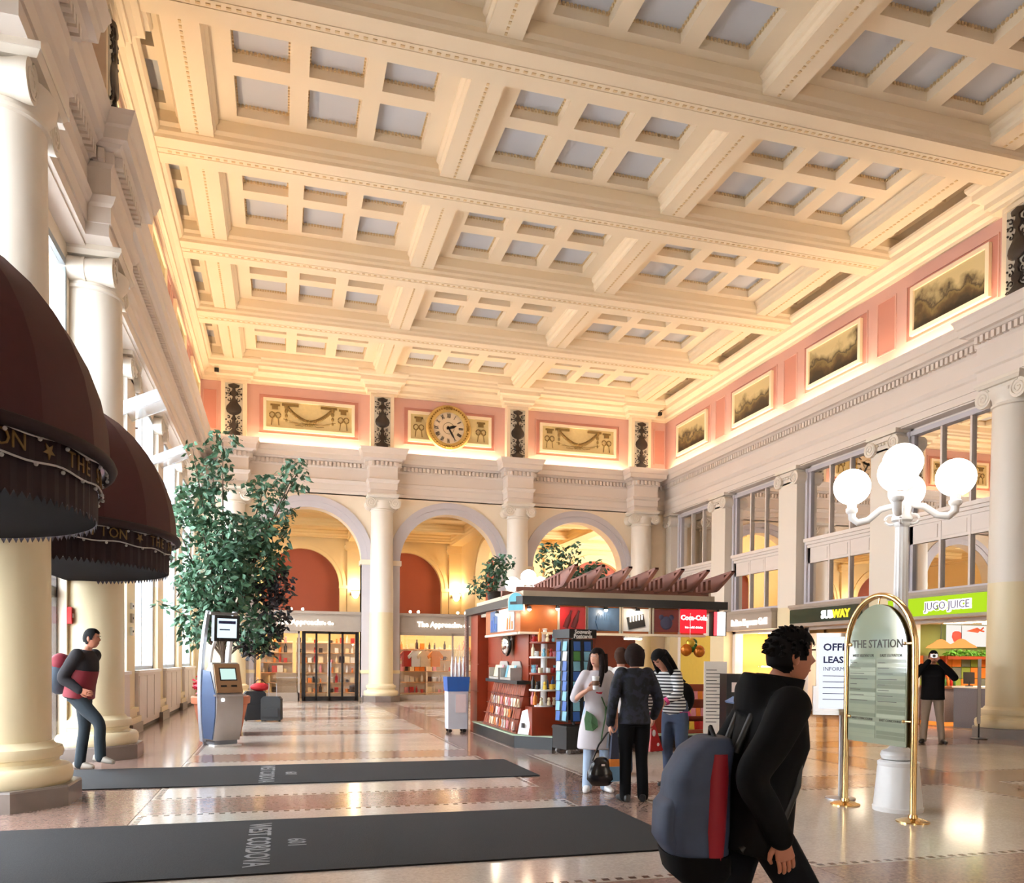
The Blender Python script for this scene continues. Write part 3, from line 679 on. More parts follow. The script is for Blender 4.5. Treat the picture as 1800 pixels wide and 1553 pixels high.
# juice bar
t, h = shopfront(3, 'jugo', None, 'bright green lit shop sign of the juice bar')
MB().box(-h, h, -.03, .02, .07, .5).build('sign_face', emit('lime_sign_face', (.42, .66, .02, 1), 1.1), t)
text('sign_lettering', 'JUGO JUICE', .25, emit('soft_white_outline', (1, .96, .9, 1), 1.3), upright(.36, -.06, .27, 0), t, .02, bold=.03, sx=1.0)
text('sign_lettering_core', 'JUGO JUICE', .25, mat('sign_letter_violet', srgb(120, 110, 150), .5), upright(.36, -.085, .27, 0), t, .004, bold=-.001, sx=1.0)
# interiors behind the right wall
M_warmwall = mat('shop_warm_wall', srgb(206, 160, 82), .6)
M_shopfloor = mat('shop_floor_tile', srgb(170, 140, 110), .3)
def room(x0, x1, y0, y1, h, wallm, name, flm=None):
    r = sroot(name)
    m = MB().box(x1, x1 + .1, y0, y1, 0, h).box(x0, x1, y0 - .05, y0 + .04, 0, h).box(x0, x1, y1 - .04, y1 + .05, 0, h); m.build('room_wall', wallm, r)
    MB().box(x0, x1 + .1, y0, y1, h, h + .1).build('room_ceiling', M_cream, r)
    MB().box(x0, x1, y0, y1, -.012, .004).build('room_floor', flm or M_shopfloor, r)
    return r
M_rgrill = [None]
for k, (wm, nm) in {1: (M_warmwall, 'wall_grill'), 2: (mat('bronze_brown_wall', srgb(190, 140, 60), .5), 'wall_sandwich_shop'), 3: (mat('olive_green_wall', srgb(120, 128, 56), .6), 'wall_juice_bar')}.items():
    y1, y0 = BEAMS[k] - .28, BEAMS[k + 1] + .28
    r = room(XRW + .02, XRW + 4.2, y0 - .2, y1 + .2, 2.55, wm, nm)
    for j in range(3): lightbox('ceiling_lamp', XRW + .7 + j * 1.2, XRW + 1.1 + j * 1.2, (y0 + y1) / 2 - 1.1, (y0 + y1) / 2 + 1.1, 2.545, r)
for k in (0, 4, 5, 6, 7, 8):
    y1, y0 = BEAMS[k] - .28, BEAMS[k + 1] + .28
    MB().box(XRW + .02, XRW + .1, y0, y1, 0, 2.6).build('closed_shop_panel', M_warmwall if k != 0 else mat('mustard_wall', srgb(214, 178, 74), .6), wr)
# corner bay sign casing
# ================================================================ FAR ARCADE SHOPS + CORRIDOR
YS = YF + .12
def corridor():
    c = sroot('wall_corridor')
    yb = 41.0; xs0, xs1 = COLX[0] - S, COLX[3] + 2 * S
    m = MB(); n = int(round((xs1 - xs0) / S)); cen = [xs0 + S * (i + .5) for i in range(n)]
    for x in cen: arch_wall(m, x - S / 2, x + S / 2, x, 1.8, 5.1, 8.0, yb, yb + .3)
    m.build('corridor_back_wall', M_yell, c)
    MB().box(xs0, xs1, yb + .3, yb + .45, 0, 8).build('niche_back', M_orange, c)
    for x in cen:
        a = MB(); archivolt(a, x, 1.8, 5.1, yb, .34, .08); a.build('niche_archivolt', M_yell, c, 30)
        for s in (-1, 1): MB().box(x + s * 1.97 - .17, x + s * 1.97 + .17, yb - .09, yb, 0, 5.0).box(x + s * 1.97 - .2, x + s * 1.97 + .2, yb - .13, yb, 4.98, 5.14).build('niche_impost', M_yell, c)
    for x in [xs0 + S * i for i in range(n + 1)]:
        MB().box(x - .38, x + .38, yb - .14, yb, 0, 6.95).build('corridor_pilaster', M_yell, c)
        k = MB().box(x - .5, x + .5, yb - .25, yb, 7.15, 7.3)
        for s in (-1, 1): k.lathe([(.16, -.26), (.16, 0)], 14, Matrix.Translation((x + s * .36, yb, 7.02)) @ Matrix.Rotation(-pi / 2, 4, 'X') @ Matrix.Scale(1, 4))
        k.box(x - .36, x + .36, yb - .2, yb, 6.95, 7.15).build('corridor_capital', M_yell, c, 35)
        MB().prism(beamprof(.34, 7.3, 7.8), YF + .5, yb, Matrix.Translation((x, 0, 0))).build('corridor_beam', M_yell, c)
    for y in (30.9, 34.2, 37.5, 40.6): MB().prism(beamprof(.22, 7.42, 7.8), xs0, xs1, Matrix.Translation((0, y, 0)) @ Matrix.Rotation(-pi / 2, 4, 'Z')).build('corridor_beam', M_yell, c)
    MB().box(xs0, xs1, YF + .3, yb + .4, 7.75, 7.9).build('corridor_ceiling', M_yell, c)
    MB().box(xs0 - .2, xs0, YF + .5, yb + .4, 0, 8).box(xs1, xs1 + .2, YF + .5, yb + .4, 0, 8).build('corridor_end_wall', M_yell, c)
    # transverse arch
    m = MB(); arch_wall(m, -5.4, 5.4, 0, 1.95, 5.0, 7.8, -.25, .25); m.build('transverse_arch', M_yell, c, M=T(COLX[2] + .5, 35.75, 0, pi / 2))
    a = MB(); archivolt(a, 0, 1.95, 5.0, -.25, .3, .06); a.build('transverse_archivolt', M_yell, c, 30, M=T(COLX[2] + .5, 35.75, 0, -pi / 2))
    return c
corridor()
def sconce(x, y, z, label):
    t = thing('wall_sconce', label, 'lamp', (x, y, z), 0, 'corridor sconces')
    MB().lathe([(.001, -.26), (.07, -.24), (.15, -.14), (.2, .02), (.21, .12), (.17, .14)], 18).build('opal_bowl', emit('sconce_opal', (1, .84, .58, 1), 8), t, 60)
    MB().lathe([(.22, .10), (.225, .13), (.21, .14)], 18, cap=False).box(-.25, .25, .05, .2, -.1, .04).build('bracket', M_gold, t)
    l = bpy.data.lights.new('sconce_bulb', 'POINT'); l.energy = 85; l.color = (1, .76, .46); l.shadow_soft_size = .2
    o = bpy.data.objects.new('sconce_bulb', l); col.objects.link(o); o.parent = t; o.location = (0, -.1, .4)
for x, lb in ((COLX[1], 'glowing wall sconce seen left of the middle far column'), (COLX[2] - .05, 'glowing wall sconce seen through the middle arch'), (COLX[0], 'glowing wall sconce hidden by the tree'), (COLX[3], 'glowing wall sconce seen through the right arch')): sconce(x, 40.62, 4.75, lb)
M_storewall = mat('store_warm_wall', srgb(236, 206, 150), .6)
def farshop(i, label):
    cx = BAYX[i]; w = AR - .0
    t = thing('shop_sign', label, 'sign', (cx, YS, 2.55), 0, 'far arcade shop signs')
    MB().box(-w, w, 0, .35, 0, .58).build('sign_casing', M_fascia, t); MB().box(-w, w, -.08, .35, .58, .68).box(-w, w, -.04, .35, .54, .58).box(-w, w, -.03, .3, -.04, .05).build('sign_cornice', M_fascia, t)
    return t
for i in range(3):
    t = farshop(i, ['taupe fascia sign of the left far shop, the approach to go', 'taupe fascia sign of the middle far shop, the approach to go', 'taupe fascia over the right far shop behind the newsstand'][i])
    if i < 2:
        ox = (-.33, -.41)[i]
        text('sign_lettering', 'The Approach', .26, M_sign, upright(ox, -.03, .27, 0), t, .02, bold=.01); text('sign_lettering', 'To Go', .17, M_sign, upright(ox + .98, -.03, .245, 0), t, .02, bold=.008)
    cx = BAYX[i]
    r = sroot('wall_far_shop_%d' % (i + 1))
    MB().box(cx - S / 2 + .35, cx - S / 2 + .45, YS + .3, 36, 0, 3.1).box(cx + S / 2 - .45, cx + S / 2 - .35, YS + .3, 36, 0, 3.1).box(cx - S / 2 + .4, cx + S / 2 - .4, 36, 36.1, 0, 3.1).build('room_wall', M_storewall, r)
    MB().box(cx - S / 2 + .35, cx + S / 2 - .35, YS + .3, 36.1, 3.1, 3.2).build('room_ceiling', M_orange if i == 9 else M_cream, r)
    for yy in (31.2, 32.6, 34.2): MB().box(cx - 1.6, cx + 1.6, yy - .12, yy + .12, 3.06, 3.09).build('ceiling_lamp', M_store, r)
# shopfront glazing: left shop window + dark double door; middle shop window
sw = thing('shop_window', 'grey-framed display window of the left far shop beside its door', 'window', (BAYX[0], YS, 0))
f = MB()
for x in (-1.85, -.36): f.box(x, x + .07, 0, .1, 0, 2.5)
f.box(-1.85, -.30, 0, .1, 2.42, 2.5).box(-1.85, -.30, 0, .1, 0, .3).build('window_frame', M_fascia, sw)
MB().box(-1.78, -.36, .04, .05, .3, 2.42).build('pane', M_glass, sw)
dd = sroot('door_3'); dd.location = (BAYX[0], YS, 0)
f = MB(); M_dfr = mat('black_bronze_door', srgb(38, 36, 36), .35, .4)
for x in (-.16, .28, .74, 1.2, 1.72): f.box(x - .035 - (.03 if x < 0 or x > 1.6 else 0), x + .035 + (.03 if x < 0 or x > 1.6 else 0), -.02, .1, 0, 2.5)
f.box(-.16, 1.72, -.02, .1, 2.42, 2.5).box(-.16, 1.72, -.02, .1, 0, .16).build('door_frame', M_dfr, dd)
for a, b in ((-.1, .25), (.31, .71), (.77, 1.17), (1.23, 1.66)): MB().box(a, b, .03, .04, .16, 2.42).build('pane', M_glass, dd)
MB().cyl((.69, -.08, .9), (.69, -.08, 1.4), .015).cyl((.79, -.08, .9), (.79, -.08, 1.4), .015).build('door_handle', M_steel, dd)
sw = thing('shop_window', 'display window of the middle far shop full of colourful goods', 'window', (BAYX[1], YS, 0))
f = MB()
for x in (-1.85, .15, 1.78): f.box(x, x + .06, 0, .1, 0, 2.5)
f.box(-1.85, 1.85, 0, .1, 2.42, 2.5).box(-1.85, 1.85, 0, .1, 0, .2).build('window_frame', M_fascia, sw)
for a, b in ((-1.79, .15), (.21, 1.78)): MB().box(a, b, .04, .05, .2, 2.42).build('pane', M_glass, sw)
sw = thing('shop_window', 'display window of the right far shop behind the newsstand', 'window', (BAYX[2], YS, 0))
MB().box(-1.85, -1.79, 0, .1, 0, 2.5).box(1.79, 1.85, 0, .1, 0, 2.5).box(-1.85, 1.85, 0, .1, 2.42, 2.5).box(-1.85, 1.85, 0, .1, 0, .2).build('window_frame', M_fascia, sw)
MB().box(-1.79, 1.79, .04, .05, .2, 2.42).build('pane', M_glass, sw)
# floor mats
M_mat = mat('charcoal_carpet', srgb(40, 40, 42), .95, var=.25, scale=90, bump=.4)
M_mtx = mat('grey_carpet_lettering', srgb(140, 140, 142), .9)
for (ya, yb_, lb) in ((5.90, 7.86, 'nearest wide charcoal entrance mat with west cordova lettering'), (10.13, 11.92, 'farther charcoal entrance mat leading to the far awning')):
    t = thing('entrance_mat', lb, 'mat', (0, 0, 0), 0, 'charcoal entrance mats')
    MB().box(-2.9, 3.25, ya, yb_, .001, .014).build('carpet', M_mat, t)
    yc = (ya + yb_) / 2
    M = Matrix.Translation((-.18, yc, .015)) @ Matrix.Rotation(-pi / 2, 4, 'Z')
    text('mat_lettering', 'WEST CORDOVA', .26, M_mtx, M, t, .001, bold=.004, sx=.78); text('mat_lettering', '601', .2, M_mtx, Matrix.Translation((.12, yc - .05, .015)) @ Matrix.Rotation(-pi / 2, 4, 'Z'), t, .001, bold=.003)
# ================================================================ OBJECTS IN THE HALL
PAL = [mat('goods_%s' % n, srgb(*c), .4, var=.15, scale=25) for n, c in dict(red=(188, 36, 34), blue=(46, 92, 168), white=(228, 226, 222), orange=(224, 128, 40), yellow=(232, 196, 70), green=(70, 130, 64), pink=(222, 140, 150), dark=(50, 42, 46), teal=(120, 176, 196), cream=(232, 214, 176)).items()]
def pal(*n): return random.choice([PAL['red blue white orange yellow green pink dark teal cream'.split().index(k)] for k in n] if n else PAL)
_pk = {}
def packet(kind, m):
    if (kind, m.name) in _pk: return _pk[(kind, m.name)]
    b = MB()
    if kind == 'packet': b.taper((-.05, .05, -.012, .012), (-.045, .045, -.008, .008), 0, .13).box(-.05, .05, -.004, .004, .13, .145)
    elif kind == 'bottle': b.lathe([(.03, 0), (.034, .02), (.034, .13), (.014, .17), (.014, .21), (.017, .22), (.001, .222)], 10)
    elif kind == 'box': b.box(-.06, .06, -.04, .04, 0, .16).box(-.05, .05, -.042, -.039, .03, .12)
    elif kind == 'mug': b.lathe([(.035, 0), (.04, .01), (.04, .09), (.035, .09), (.034, .02), (.001, .02)], 10).tube([(.04, 0, .07), (.065, 0, .06), (.065, 0, .03), (.04, 0, .02)], .006, 5)
    elif kind == 'doll': b.lathe([(.03, 0), (.035, .04), (.02, .08), (.001, .085)], 8).ball((0, 0, .105), .028, 8, 6).ball((-.02, 0, .13), .01, 5, 4).ball((.02, 0, .13), .01, 5, 4)
    elif kind == 'card': b.box(-.05, .05, -.003, .003, 0, .15).box(-.042, .042, -.004, -.002, .045, .14)
    _pk[(kind, m.name)] = b.mesh(kind, m, 40); return _pk[(kind, m.name)]
def goods(name, kind, m, M, label, cat, group): return tag(obj(name, packet(kind, m), None, M), label, cat, group)
# ---------------------------------------------------------------- newsstand
NX0, NX1, NY0, NY1 = 3.9, 7.78, 13.3, 17.2
ns = thing('newsstand', 'red-brown newsstand kiosk with black roof and pergola fins', 'kiosk', (NX0, NY0, 0))
W, D = NX1 - NX0, NY1 - NY0
MB().prism([(0, 0), (W, 0), (W, D), (0, D)], 0, .01).v
pl_ = [(-.02, D + .02), (-.02, .28), (.3, -.22), (W, -.22), (W, D + .02)]
def slab(poly, z0, z1):
    n = len(poly); return MB().add([(x, y, z0) for x, y in poly] + [(x, y, z1) for x, y in poly], [tuple(range(n - 1, -1, -1)), tuple(range(n, 2 * n))] + [(i, (i + 1) % n, (i + 1) % n + n, i + n) for i in range(n)])
slab([(-.02, 3.4), (-.02, .28), (.5, -.24), (W, -.24), (W, 3.4)], 0, .21).build('base_plinth', M_black, ns)
slab([(-.05, 3.42), (-.05, .27), (.49, -.27), (W + .02, -.27), (W + .02, 3.42)], .21, .235).build('plinth_edge', mat('pale_green_edge', srgb(168, 190, 160), .3), ns)
MB().box(.28, .38, .3, D, .2, 2.45).box(.06, .38, D - .62, D - .12, 0, 2.45).box(.06, W - .05, D - .1, D, .2, 2.45).build('wall_core', M_wood, ns)
for j in range(4):
    for i, (za, zb_) in enumerate(((.0 if j == 3 else .24, .86), (.87, 1.42), (1.43, 2.45))):
        MB().box(.03 if j == 3 else .25, .06 if j == 3 else .28, .35 + j * .9 + (.23 if j == 3 else 0), min(.35 + (j + 1) * .9 - .01 + (.22 if j == 2 else 0), D), za, zb_).build('wood_panel', M_wood, ns)
for j in range(4):
    for (za, zb_) in ((.24, 1.0), (1.01, 2.45)): MB().box(.2 + j * .88, .2 + (j + 1) * .88 - .01, D - .14, D - .1, za, zb_).build('wood_panel', M_wood, ns)
rf = slab([(-.08, D + .1), (-.08, .02), (0, -.1), (W, -.1), (W, D + .1)], 2.46, 2.6).build('roof_slab', M_black, ns)
MB().box(.1, W - .1, .2, D - .2, 2.6, 2.72).build('roof_curb', mat('roof_cream_curb', srgb(206, 186, 160), .5), rf)
hd = MB().box(.0, W - .42, .02, .14, 2.0, 2.46).box(.0, .12, .14, 2.45, 2.0, 2.46).build('header_band', mat('header_light_wood', srgb(170, 92, 42), .4, var=.2, scale=4), ns)
MB().box(-.02, W - .4, -.02, .16, 1.96, 2.0).box(-.02, .14, .1, 2.45, 1.96, 2.0).build('header_ledge', M_cream, hd)
MB().box(.1, W - .1, .1, D - .1, 2.40, 2.46).build('kiosk_ceiling', M_cream, ns)
for x in (1.0, 2.4): MB().box(x, x + .6, 1.2, 1.5, 2.385, 2.4).build('ceiling_lamp', M_store, ns)
M_mul = mat('poster_mullion_grey', srgb(176, 166, 150), .4)
posters = [(.69, 1.18, (178, 26, 32), 'bottle'), (1.20, 1.80, (70, 96, 128), 'fries'), (1.87, 2.37, (206, 206, 208), 'bag'), (2.46, 2.95, (120, 40, 40), 'bear')]
for (a, b, c, kd) in posters:
    p = MB().box(a, b, -.005, .02, 2.04, 2.44).build('poster', mat('poster_%s' % kd, srgb(*c), .35, var=.25, scale=7), hd)
    for q in (a - .03, b): MB().box(q, q + .03, -.02, .02, 2.0, 2.46).build('poster_mullion', M_mul, hd)
    xc = (a + b) / 2; d = MB(); m = M_white
    if kd == 'bottle':
        for q in (-.08, .06): d.lathe([(.05, -.17), (.05, -.02), (.02, .08), (.02, .15)], 10, Matrix.Translation((xc + q, -.012, 2.24)) @ Matrix.Rotation(R(20), 4, 'Y') @ Matrix.Diagonal((1, .15, 1, 1)))
        m = mat('poster_dark_red', srgb(90, 12, 18), .3)
    elif kd == 'fries':
        d.taper((xc - .1, xc + .1, -.02, -.006), (xc - .15, xc + .15, -.02, -.006), 2.06, 2.22)
        for k in range(9): d.box(xc - .13 + k * .03, xc - .11 + k * .03, -.018, -.008, 2.22, 2.3 + .05 * ((k * 7) % 4) / 3)
        m = mat('poster_fries', srgb(244, 214, 130), .4)
    elif kd == 'bag':
        d.box(xc - .16, xc + .16, -.02, -.006, 2.1, 2.32, Matrix.Translation((xc, 0, 2.2)) @ Matrix.Rotation(R(-12), 4, 'Y') @ Matrix.Translation((-xc, 0, -2.2))); m = M_black
        z = MB()
        for k in range(5): z.box(xc - .13 + k * .055, xc - .1 + k * .055, -.026, -.02, 2.2 + .012 * k, 2.29 + .012 * k)
        z.build('poster_letters', M_white, p)
    else: d.ball((xc, -.01, 2.2), .12, 12, 8, (1, .1, 1)).ball((xc - .1, -.01, 2.3), .05, 8, 6, (1, .2, 1)).ball((xc + .1, -.01, 2.3), .05, 8, 6, (1, .2, 1)); m = mat('poster_bear_blue', srgb(60, 60, 90), .4)
    d.build('poster_print', m, p, 40)
# left-face posters
for (a, b, c) in ((.38, .95, (208, 214, 226)), (.97, 1.5, (214, 200, 206)), (1.52, 2.05, (58, 96, 140))):
    p = MB().box(-.012, 0, a, b, 2.04, 2.44).build('poster', mat('poster_side_%d' % c[0], srgb(*c), .35, var=.4, scale=6), hd)
    d = MB()
    for k in range(3): d.box(-.02, -.012, a + .08 + k * .15, a + .16 + k * .15, 2.06, 2.2 + .07 * ((k * 2) % 3))
    d.build('poster_print', PAL[(int(a * 10)) % 7], p)
# lit drink sign and end lightbox
rs = thing('drink_sign', 'glowing red drink lightbox at the right end of the newsstand header', 'sign', (NX0 + 3.22, NY0 - .06, 2.03))
MB().box(-.25, .25, 0, .1, 0, .42).build('lightbox', emit('red_lightbox', (.85, .02, .03, 1), 1.6), rs)
text('sign_lettering', 'Coca-Cola', .12, emit('sign_white_glow', (1, .9, .85, 1), 3), upright(0, -.012, .27), rs, .003, bold=.004); text('sign_lettering', 'ice cold drinks', .06, MATS['sign_white_glow'], upright(0, -.012, .1), rs, .003)
es = thing('end_lightbox', 'white and red upright lightbox hanging off the newsstand corner', 'sign', (NX1 - .18, NY0 - .14, 1.98))
MB().box(-.13, .13, 0, .16, 0, .44).build('box_body', M_black, es); MB().box(-.12, -.06, -.015, 0, .01, .43).build('red_face', emit('red_glow', (1, .05, .06, 1), 3), es); MB().box(-.06, .1, -.015, 0, .01, .43).build('white_face', emit('white_glow', (1, .9, .86, 1), 4), es)
text('sign_lettering', 'Coca-Cola', .085, emit('red_glow2', (.9, .02, .03, 1), 2), Matrix.Translation((-.01, -.02, .22)) @ Matrix.Rotation(pi / 2, 4, 'X') @ Matrix.Rotation(pi / 2, 4, 'Z'), es, .003)
MB().cyl((0, .08, .44), (0, .08, .5), .02).build('hanger', M_black, es)
# spot lamps
for i, (x, y, z, lb) in enumerate(((.12, -.1, 2.38, 'at the front-left corner of the newsstand header'), (.62, -.12, 2.4, 'left of the red poster on the newsstand header'), (1.5, -.12, 2.40, 'above the fries poster'), (2.1, -.12, 2.39, 'above the bag poster'), (-.1, 1.2, 2.36, 'over the side posters of the newsstand'))):
    t = thing('spot_lamp', 'tiny glowing halogen spot ' + lb, 'lamp', (NX0 + x, NY0 + y, z), 0, 'halogen spots of the newsstand')
    MB().ball((0, 0, 0), .035, 10, 8).build('bulb', emit('halogen', (1, .92, .78, 1), 30), t, 60); MB().cyl((0, .02, .02), (0, .1, .08), .012).lathe([(.045, .0), (.03, .05)], 10, cap=False).build('lamp_shade', M_black, t)
    l = bpy.data.lights.new('spot_bulb', 'POINT'); l.energy = 5; l.color = (1, .8, .55); l.shadow_soft_size = .04; o = bpy.data.objects.new('spot_bulb', l); col.objects.link(o); o.parent = t; o.location = (0, -.05, -.03)
# pergola fins
fm = mat('dusty_rose_fin', srgb(150, 98, 84), .5, var=.08)
b = MB(); dth = .035
top = [(-.75, .30), (-.55, .26), (-.35, .22), (-.1, .20), (.3, .19), (2.2, .16)]; 
poly = [(-.78, .30), (-.55, .275), (.2, .22), (2.6, .12), (2.6, -.02), (.35, -.02), (.1, -.01), (-.12, .04), (-.3, .14), (-.5, .22), (-.78, .27)]
# frame with slots: outline minus windows built from strips
def fin():
    b = MB(); R90 = Matrix.Rotation(pi / 2, 4, 'Z')
    topz = lambda y: .27 - .04 * (y - .2) if y > .2 else .27 + .06 * (.2 - y)
    botz = lambda y: 0 if y > .05 else (.0 + .26 * ((.05 - y) / .55) ** 1.1 if y < .05 else 0)
    n = 30; ys = [-.55 + 2.3 * k / n for k in range(n + 1)]
    for k in range(n):
        a, c = ys[k], ys[k + 1]
        th = .05
        for (z0a, z1a, z0c, z1c) in ((topz(a) - th * .7, topz(a), topz(c) - th * .7, topz(c)), (botz(a), min(botz(a) + th, topz(a)), botz(c), min(botz(c) + th, topz(c)))):
            b.prism([(a, z0a), (c, z0c), (c, z1c), (a, z1a)], -dth, dth, R90)
    for k in range(9):
        y = .08 + k * .19
        b.prism([(y, .0), (y + .085, .0), (y + .085, topz(y)), (y, topz(y))], -dth, dth, R90)
    b.prism([(-.3, botz(-.3)), (.08, 0), (.08, topz(.08)), (-.3, topz(-.3))], -dth, dth, R90)
    return b.mesh('roof_fin', fm)
fme = fin()
for k in range(7): obj('roof_fin', fme, ns, T(W - .12 - .49 * k, .08, 2.80) @ Matrix.Rotation(R(-1), 4, 'X'))
MB().box(.1, W, .6, .7, 2.70, 2.82).box(.1, W, 1.6, 1.7, 2.70, 2.82).build('fin_rail', fm, ns)
# counter front, right-hand sweets shelf
MB().box(.5, W - .9, .0, .5, .235, 1.0).build('service_counter', M_wood, ns); MB().box(.45, W - .85, -.05, .55, 1.0, 1.04).build('counter_top', M_black, ns)
MB().box(W - .85, W - .1, -.15, .3, .235, .3).box(W - .85, W - .1, .0, .3, .5, .53).box(W - .85, W - .1, .1, .3, .8, .83).box(W - .85, W - .1, .28, .32, .235, 1.1).build('sweets_shelf', M_wood, ns)
for z, y, n, sn in ((.3, -.1, 7, 'lowest'), (.53, .04, 7, 'middle'), (.83, .16, 7, 'top')):
    for i in range(n): goods('sweet_packet', 'packet', pal('red', 'orange', 'green', 'yellow', 'pink'), T(NX0 + W - .8 + i * .1, NY0 + y, z, random.uniform(-.3, .3)), 'bright sweet packet on the %s shelf behind the striped girl' % sn, 'packet', 'sweets on the low newsstand shelf')
for i in range(10): goods('snack_bag', 'box', pal('red', 'yellow', 'white', 'dark', 'orange'), T(NX0 + 1.0 + i * .22, NY0 + .4, 1.04, random.uniform(-.4, .4)), 'small snack box on the newsstand counter', 'box', 'snacks on the newsstand counter')
ct = thing('cash_register', 'black cash register on the newsstand counter behind the waiting women', 'register', (NX0 + 1.75, NY0 + .25, 1.04))
MB().taper((-.2, .2, -.2, .2), (-.16, .16, -.1, .18), 0, .16).build('register_body', M_black, ct); MB().box(-.14, .14, -.02, .02, .16, .36).build('register_screen', mat('register_screen_grey', srgb(120, 126, 130), .2), ct); MB().box(-.16, .16, -.205, -.2, .02, .07).build('cash_drawer', M_grey, ct)
# balloons / fruit ornament
bo = thing('balloon_bunch', 'shiny orange and green foil balloons hanging at the newsstand corner', 'balloons', (NX1 - .75, NY0 - .1, 1.72))
for (x, z, r, m) in ((-.1, 0, .11, 3), (.05, .06, .1, 5), (.16, -.02, .11, 3), (.0, .12, .09, 4), (.1, .14, .07, 5)): MB().ball((x, random.uniform(-.06, .06), z), r, 12, 9, (1, .7, 1)).build('balloon', mat('foil_%d' % m, tuple(PAL[m].node_tree.nodes['Mix'].inputs[6].default_value), .15, .5), bo, 60)
MB().cyl((0, 0, .12), (0, 0, .66), .006).build('string', M_white, bo)
# convex mirror
mr_ = thing('convex_mirror', 'round convex security mirror on the newsstand side wall', 'mirror', (NX0 + .16, 14.72, 1.80), -pi / 2)
MB().ball((0, -.02, 0), .2, 20, 12, (1, .45, 1)).build('mirror_dome', mat('convex_mirror_chrome', (.8, .78, .78, 1), .05, 1), mr_, 60); MB().lathe([(.2, -.02), (.215, 0), (.2, .03)], 24, Matrix.Rotation(pi / 2, 4, 'X'), cap=False).build('mirror_rim', M_black, mr_); MB().cyl((0, 0, 0), (.25, .02, .12), .015).build('mirror_arm', M_steel, mr_)
# sloped sweets rack on the left
sr = thing('sloped_rack', 'sloped wooden wire-fronted sweets rack on the side of the newsstand', 'rack', (NX0, 13.62, .235))
MB().add([(.02, 0, 0), (.02, 2.4, 0), (.25, 2.4, 0), (.25, 0, 0), (.2, .0, .86), (.2, 2.2, .86), (.25, 2.2, .86), (.25, .0, .86)], [(0, 1, 5, 4), (0, 4, 7, 3), (1, 2, 6, 5), (2, 3, 7, 6), (4, 5, 6, 7), (0, 3, 2, 1)]).build('rack_back', M_wood, sr)
for k in range(4): z = .04 + k * .2; MB().box(-.04 + .042 * k, .14 + .042 * k, 0, 2.3 - .04 * k, z, z + .015).build('rack_shelf', mat('rack_wood', srgb(110, 44, 28), .4), sr)
wr_ = MB()
for k in range(14): y = .05 + k * .155; wr_.cyl((-.04, y, .03), (.14, y * .95, .84), .007, 6)
wr_.build('rack_wires', mat('copper_wire', srgb(170, 110, 84), .3, .6), sr)
MB().box(.02, .3, -.05, 2.2, .86, .92).build('rack_ledge', M_black, sr)
for k in range(3):
    for i in range(11):
        if random.random() < .8: goods('sweet_packet', 'packet', pal('white', 'cream', 'pink', 'orange'), T(NX0 + .0 + .042 * k, 13.72 + i * .18 + random.uniform(-.03, .03), .29 + .2 * k, pi / 2 + random.uniform(-.2, .2)), 'small pale sweet packet on the %s shelf of the sloped rack' % ['lowest', 'middle', 'upper'][k], 'packet', 'packets in the sloped rack')
# brochure holders on the ledge
for i, (y, lb) in enumerate(((15.2, 'farther grey brochure holder on the ledge of the sloped rack'), (14.35, 'nearer grey brochure holder on the ledge of the sloped rack'))):
    t = thing('brochure_holder', lb, 'holder', (NX0 + .12, y, 1.155), -pi / 2, 'brochure holders')
    MB().prism([(-.34, 0), (.34, 0), (.34, .22), (.24, .34), (-.24, .34), (-.34, .22)], .1, .12).box(-.36, .36, -.1, .12, 0, .04).box(-.35, -.33, -.1, .12, 0, .22).box(.33, .35, -.1, .12, 0, .22).build('holder_back', mat('holder_grey', srgb(170, 164, 156), .4), t)
    for k in range(4): goods('brochure', 'card', pal('white', 'cream', 'pink', 'teal'), T(NX0 + .1, y - .25 + k * .16, 1.2, -pi / 2) @ Matrix.Rotation(R(-12), 4, 'X') @ Matrix.Scale(1.5, 4), 'pale folded brochure in the %s grey holder' % ('nearer' if i else 'farther'), 'brochure', 'brochures on the newsstand ledge')
# leaning white notice + front counter drum
wn_ = thing('leaning_notice', 'white plastic notice leaning on the newsstand plinth corner', 'sign', (4.02, 13.42, .236), R(-62))
MB().prism([(-.13, 0), (.13, 0), (.12, .4), (.0, .44), (-.12, .4)], -.04, .04, Matrix.Rotation(R(-14), 4, 'X')).build('notice_body', M_white, wn_); MB().box(-.03, .03, -.05, -.03, .12, .2).build('notice_mark', M_dark, wn_)
fc = MB().box(.18, .74, -.12, .3, .235, .72).build('corner_cabinet', M_wood, ns)
# tiered souvenir stand
ts = thing('tiered_stand', 'white pole stand with round souvenir tiers at the newsstand corner', 'stand', (4.34, 13.36, .72))
MB().lathe([(.16, 0), (.16, .03), (.055, .06), (.055, 1.32), (.07, 1.33), (.001, 1.36)], 20).build('pole', M_white, ts, 40)
tz = [.27, .55, .83, 1.08]
for k, z in enumerate(tz): MB().lathe([(.06, z), (.25, z), (.255, z + .015), (.25, z + .03), (.06, z + .03)], 24).build('tier', M_wood if k % 2 else M_white, ts, 40)
for k, z in enumerate([.03] + tz):
    for i in range(9):
        a = i * 2 * pi / 9 + k; r = .19
        goods('souvenir', random.choice(['doll', 'mug', 'bottle', 'doll']), pal('white', 'cream', 'orange', 'pink', 'red', 'teal') if k != 1 else pal('blue', 'yellow', 'dark'), T(4.34 + r * cos(a), 13.36 + r * sin(a), .72 + z + (.03 if k else .0), a), 'small souvenir on the %s tier of the white pole stand' % ['bottom', 'second', 'third', 'fourth', 'top'][k], 'souvenir', 'souvenirs on the tiered stand')
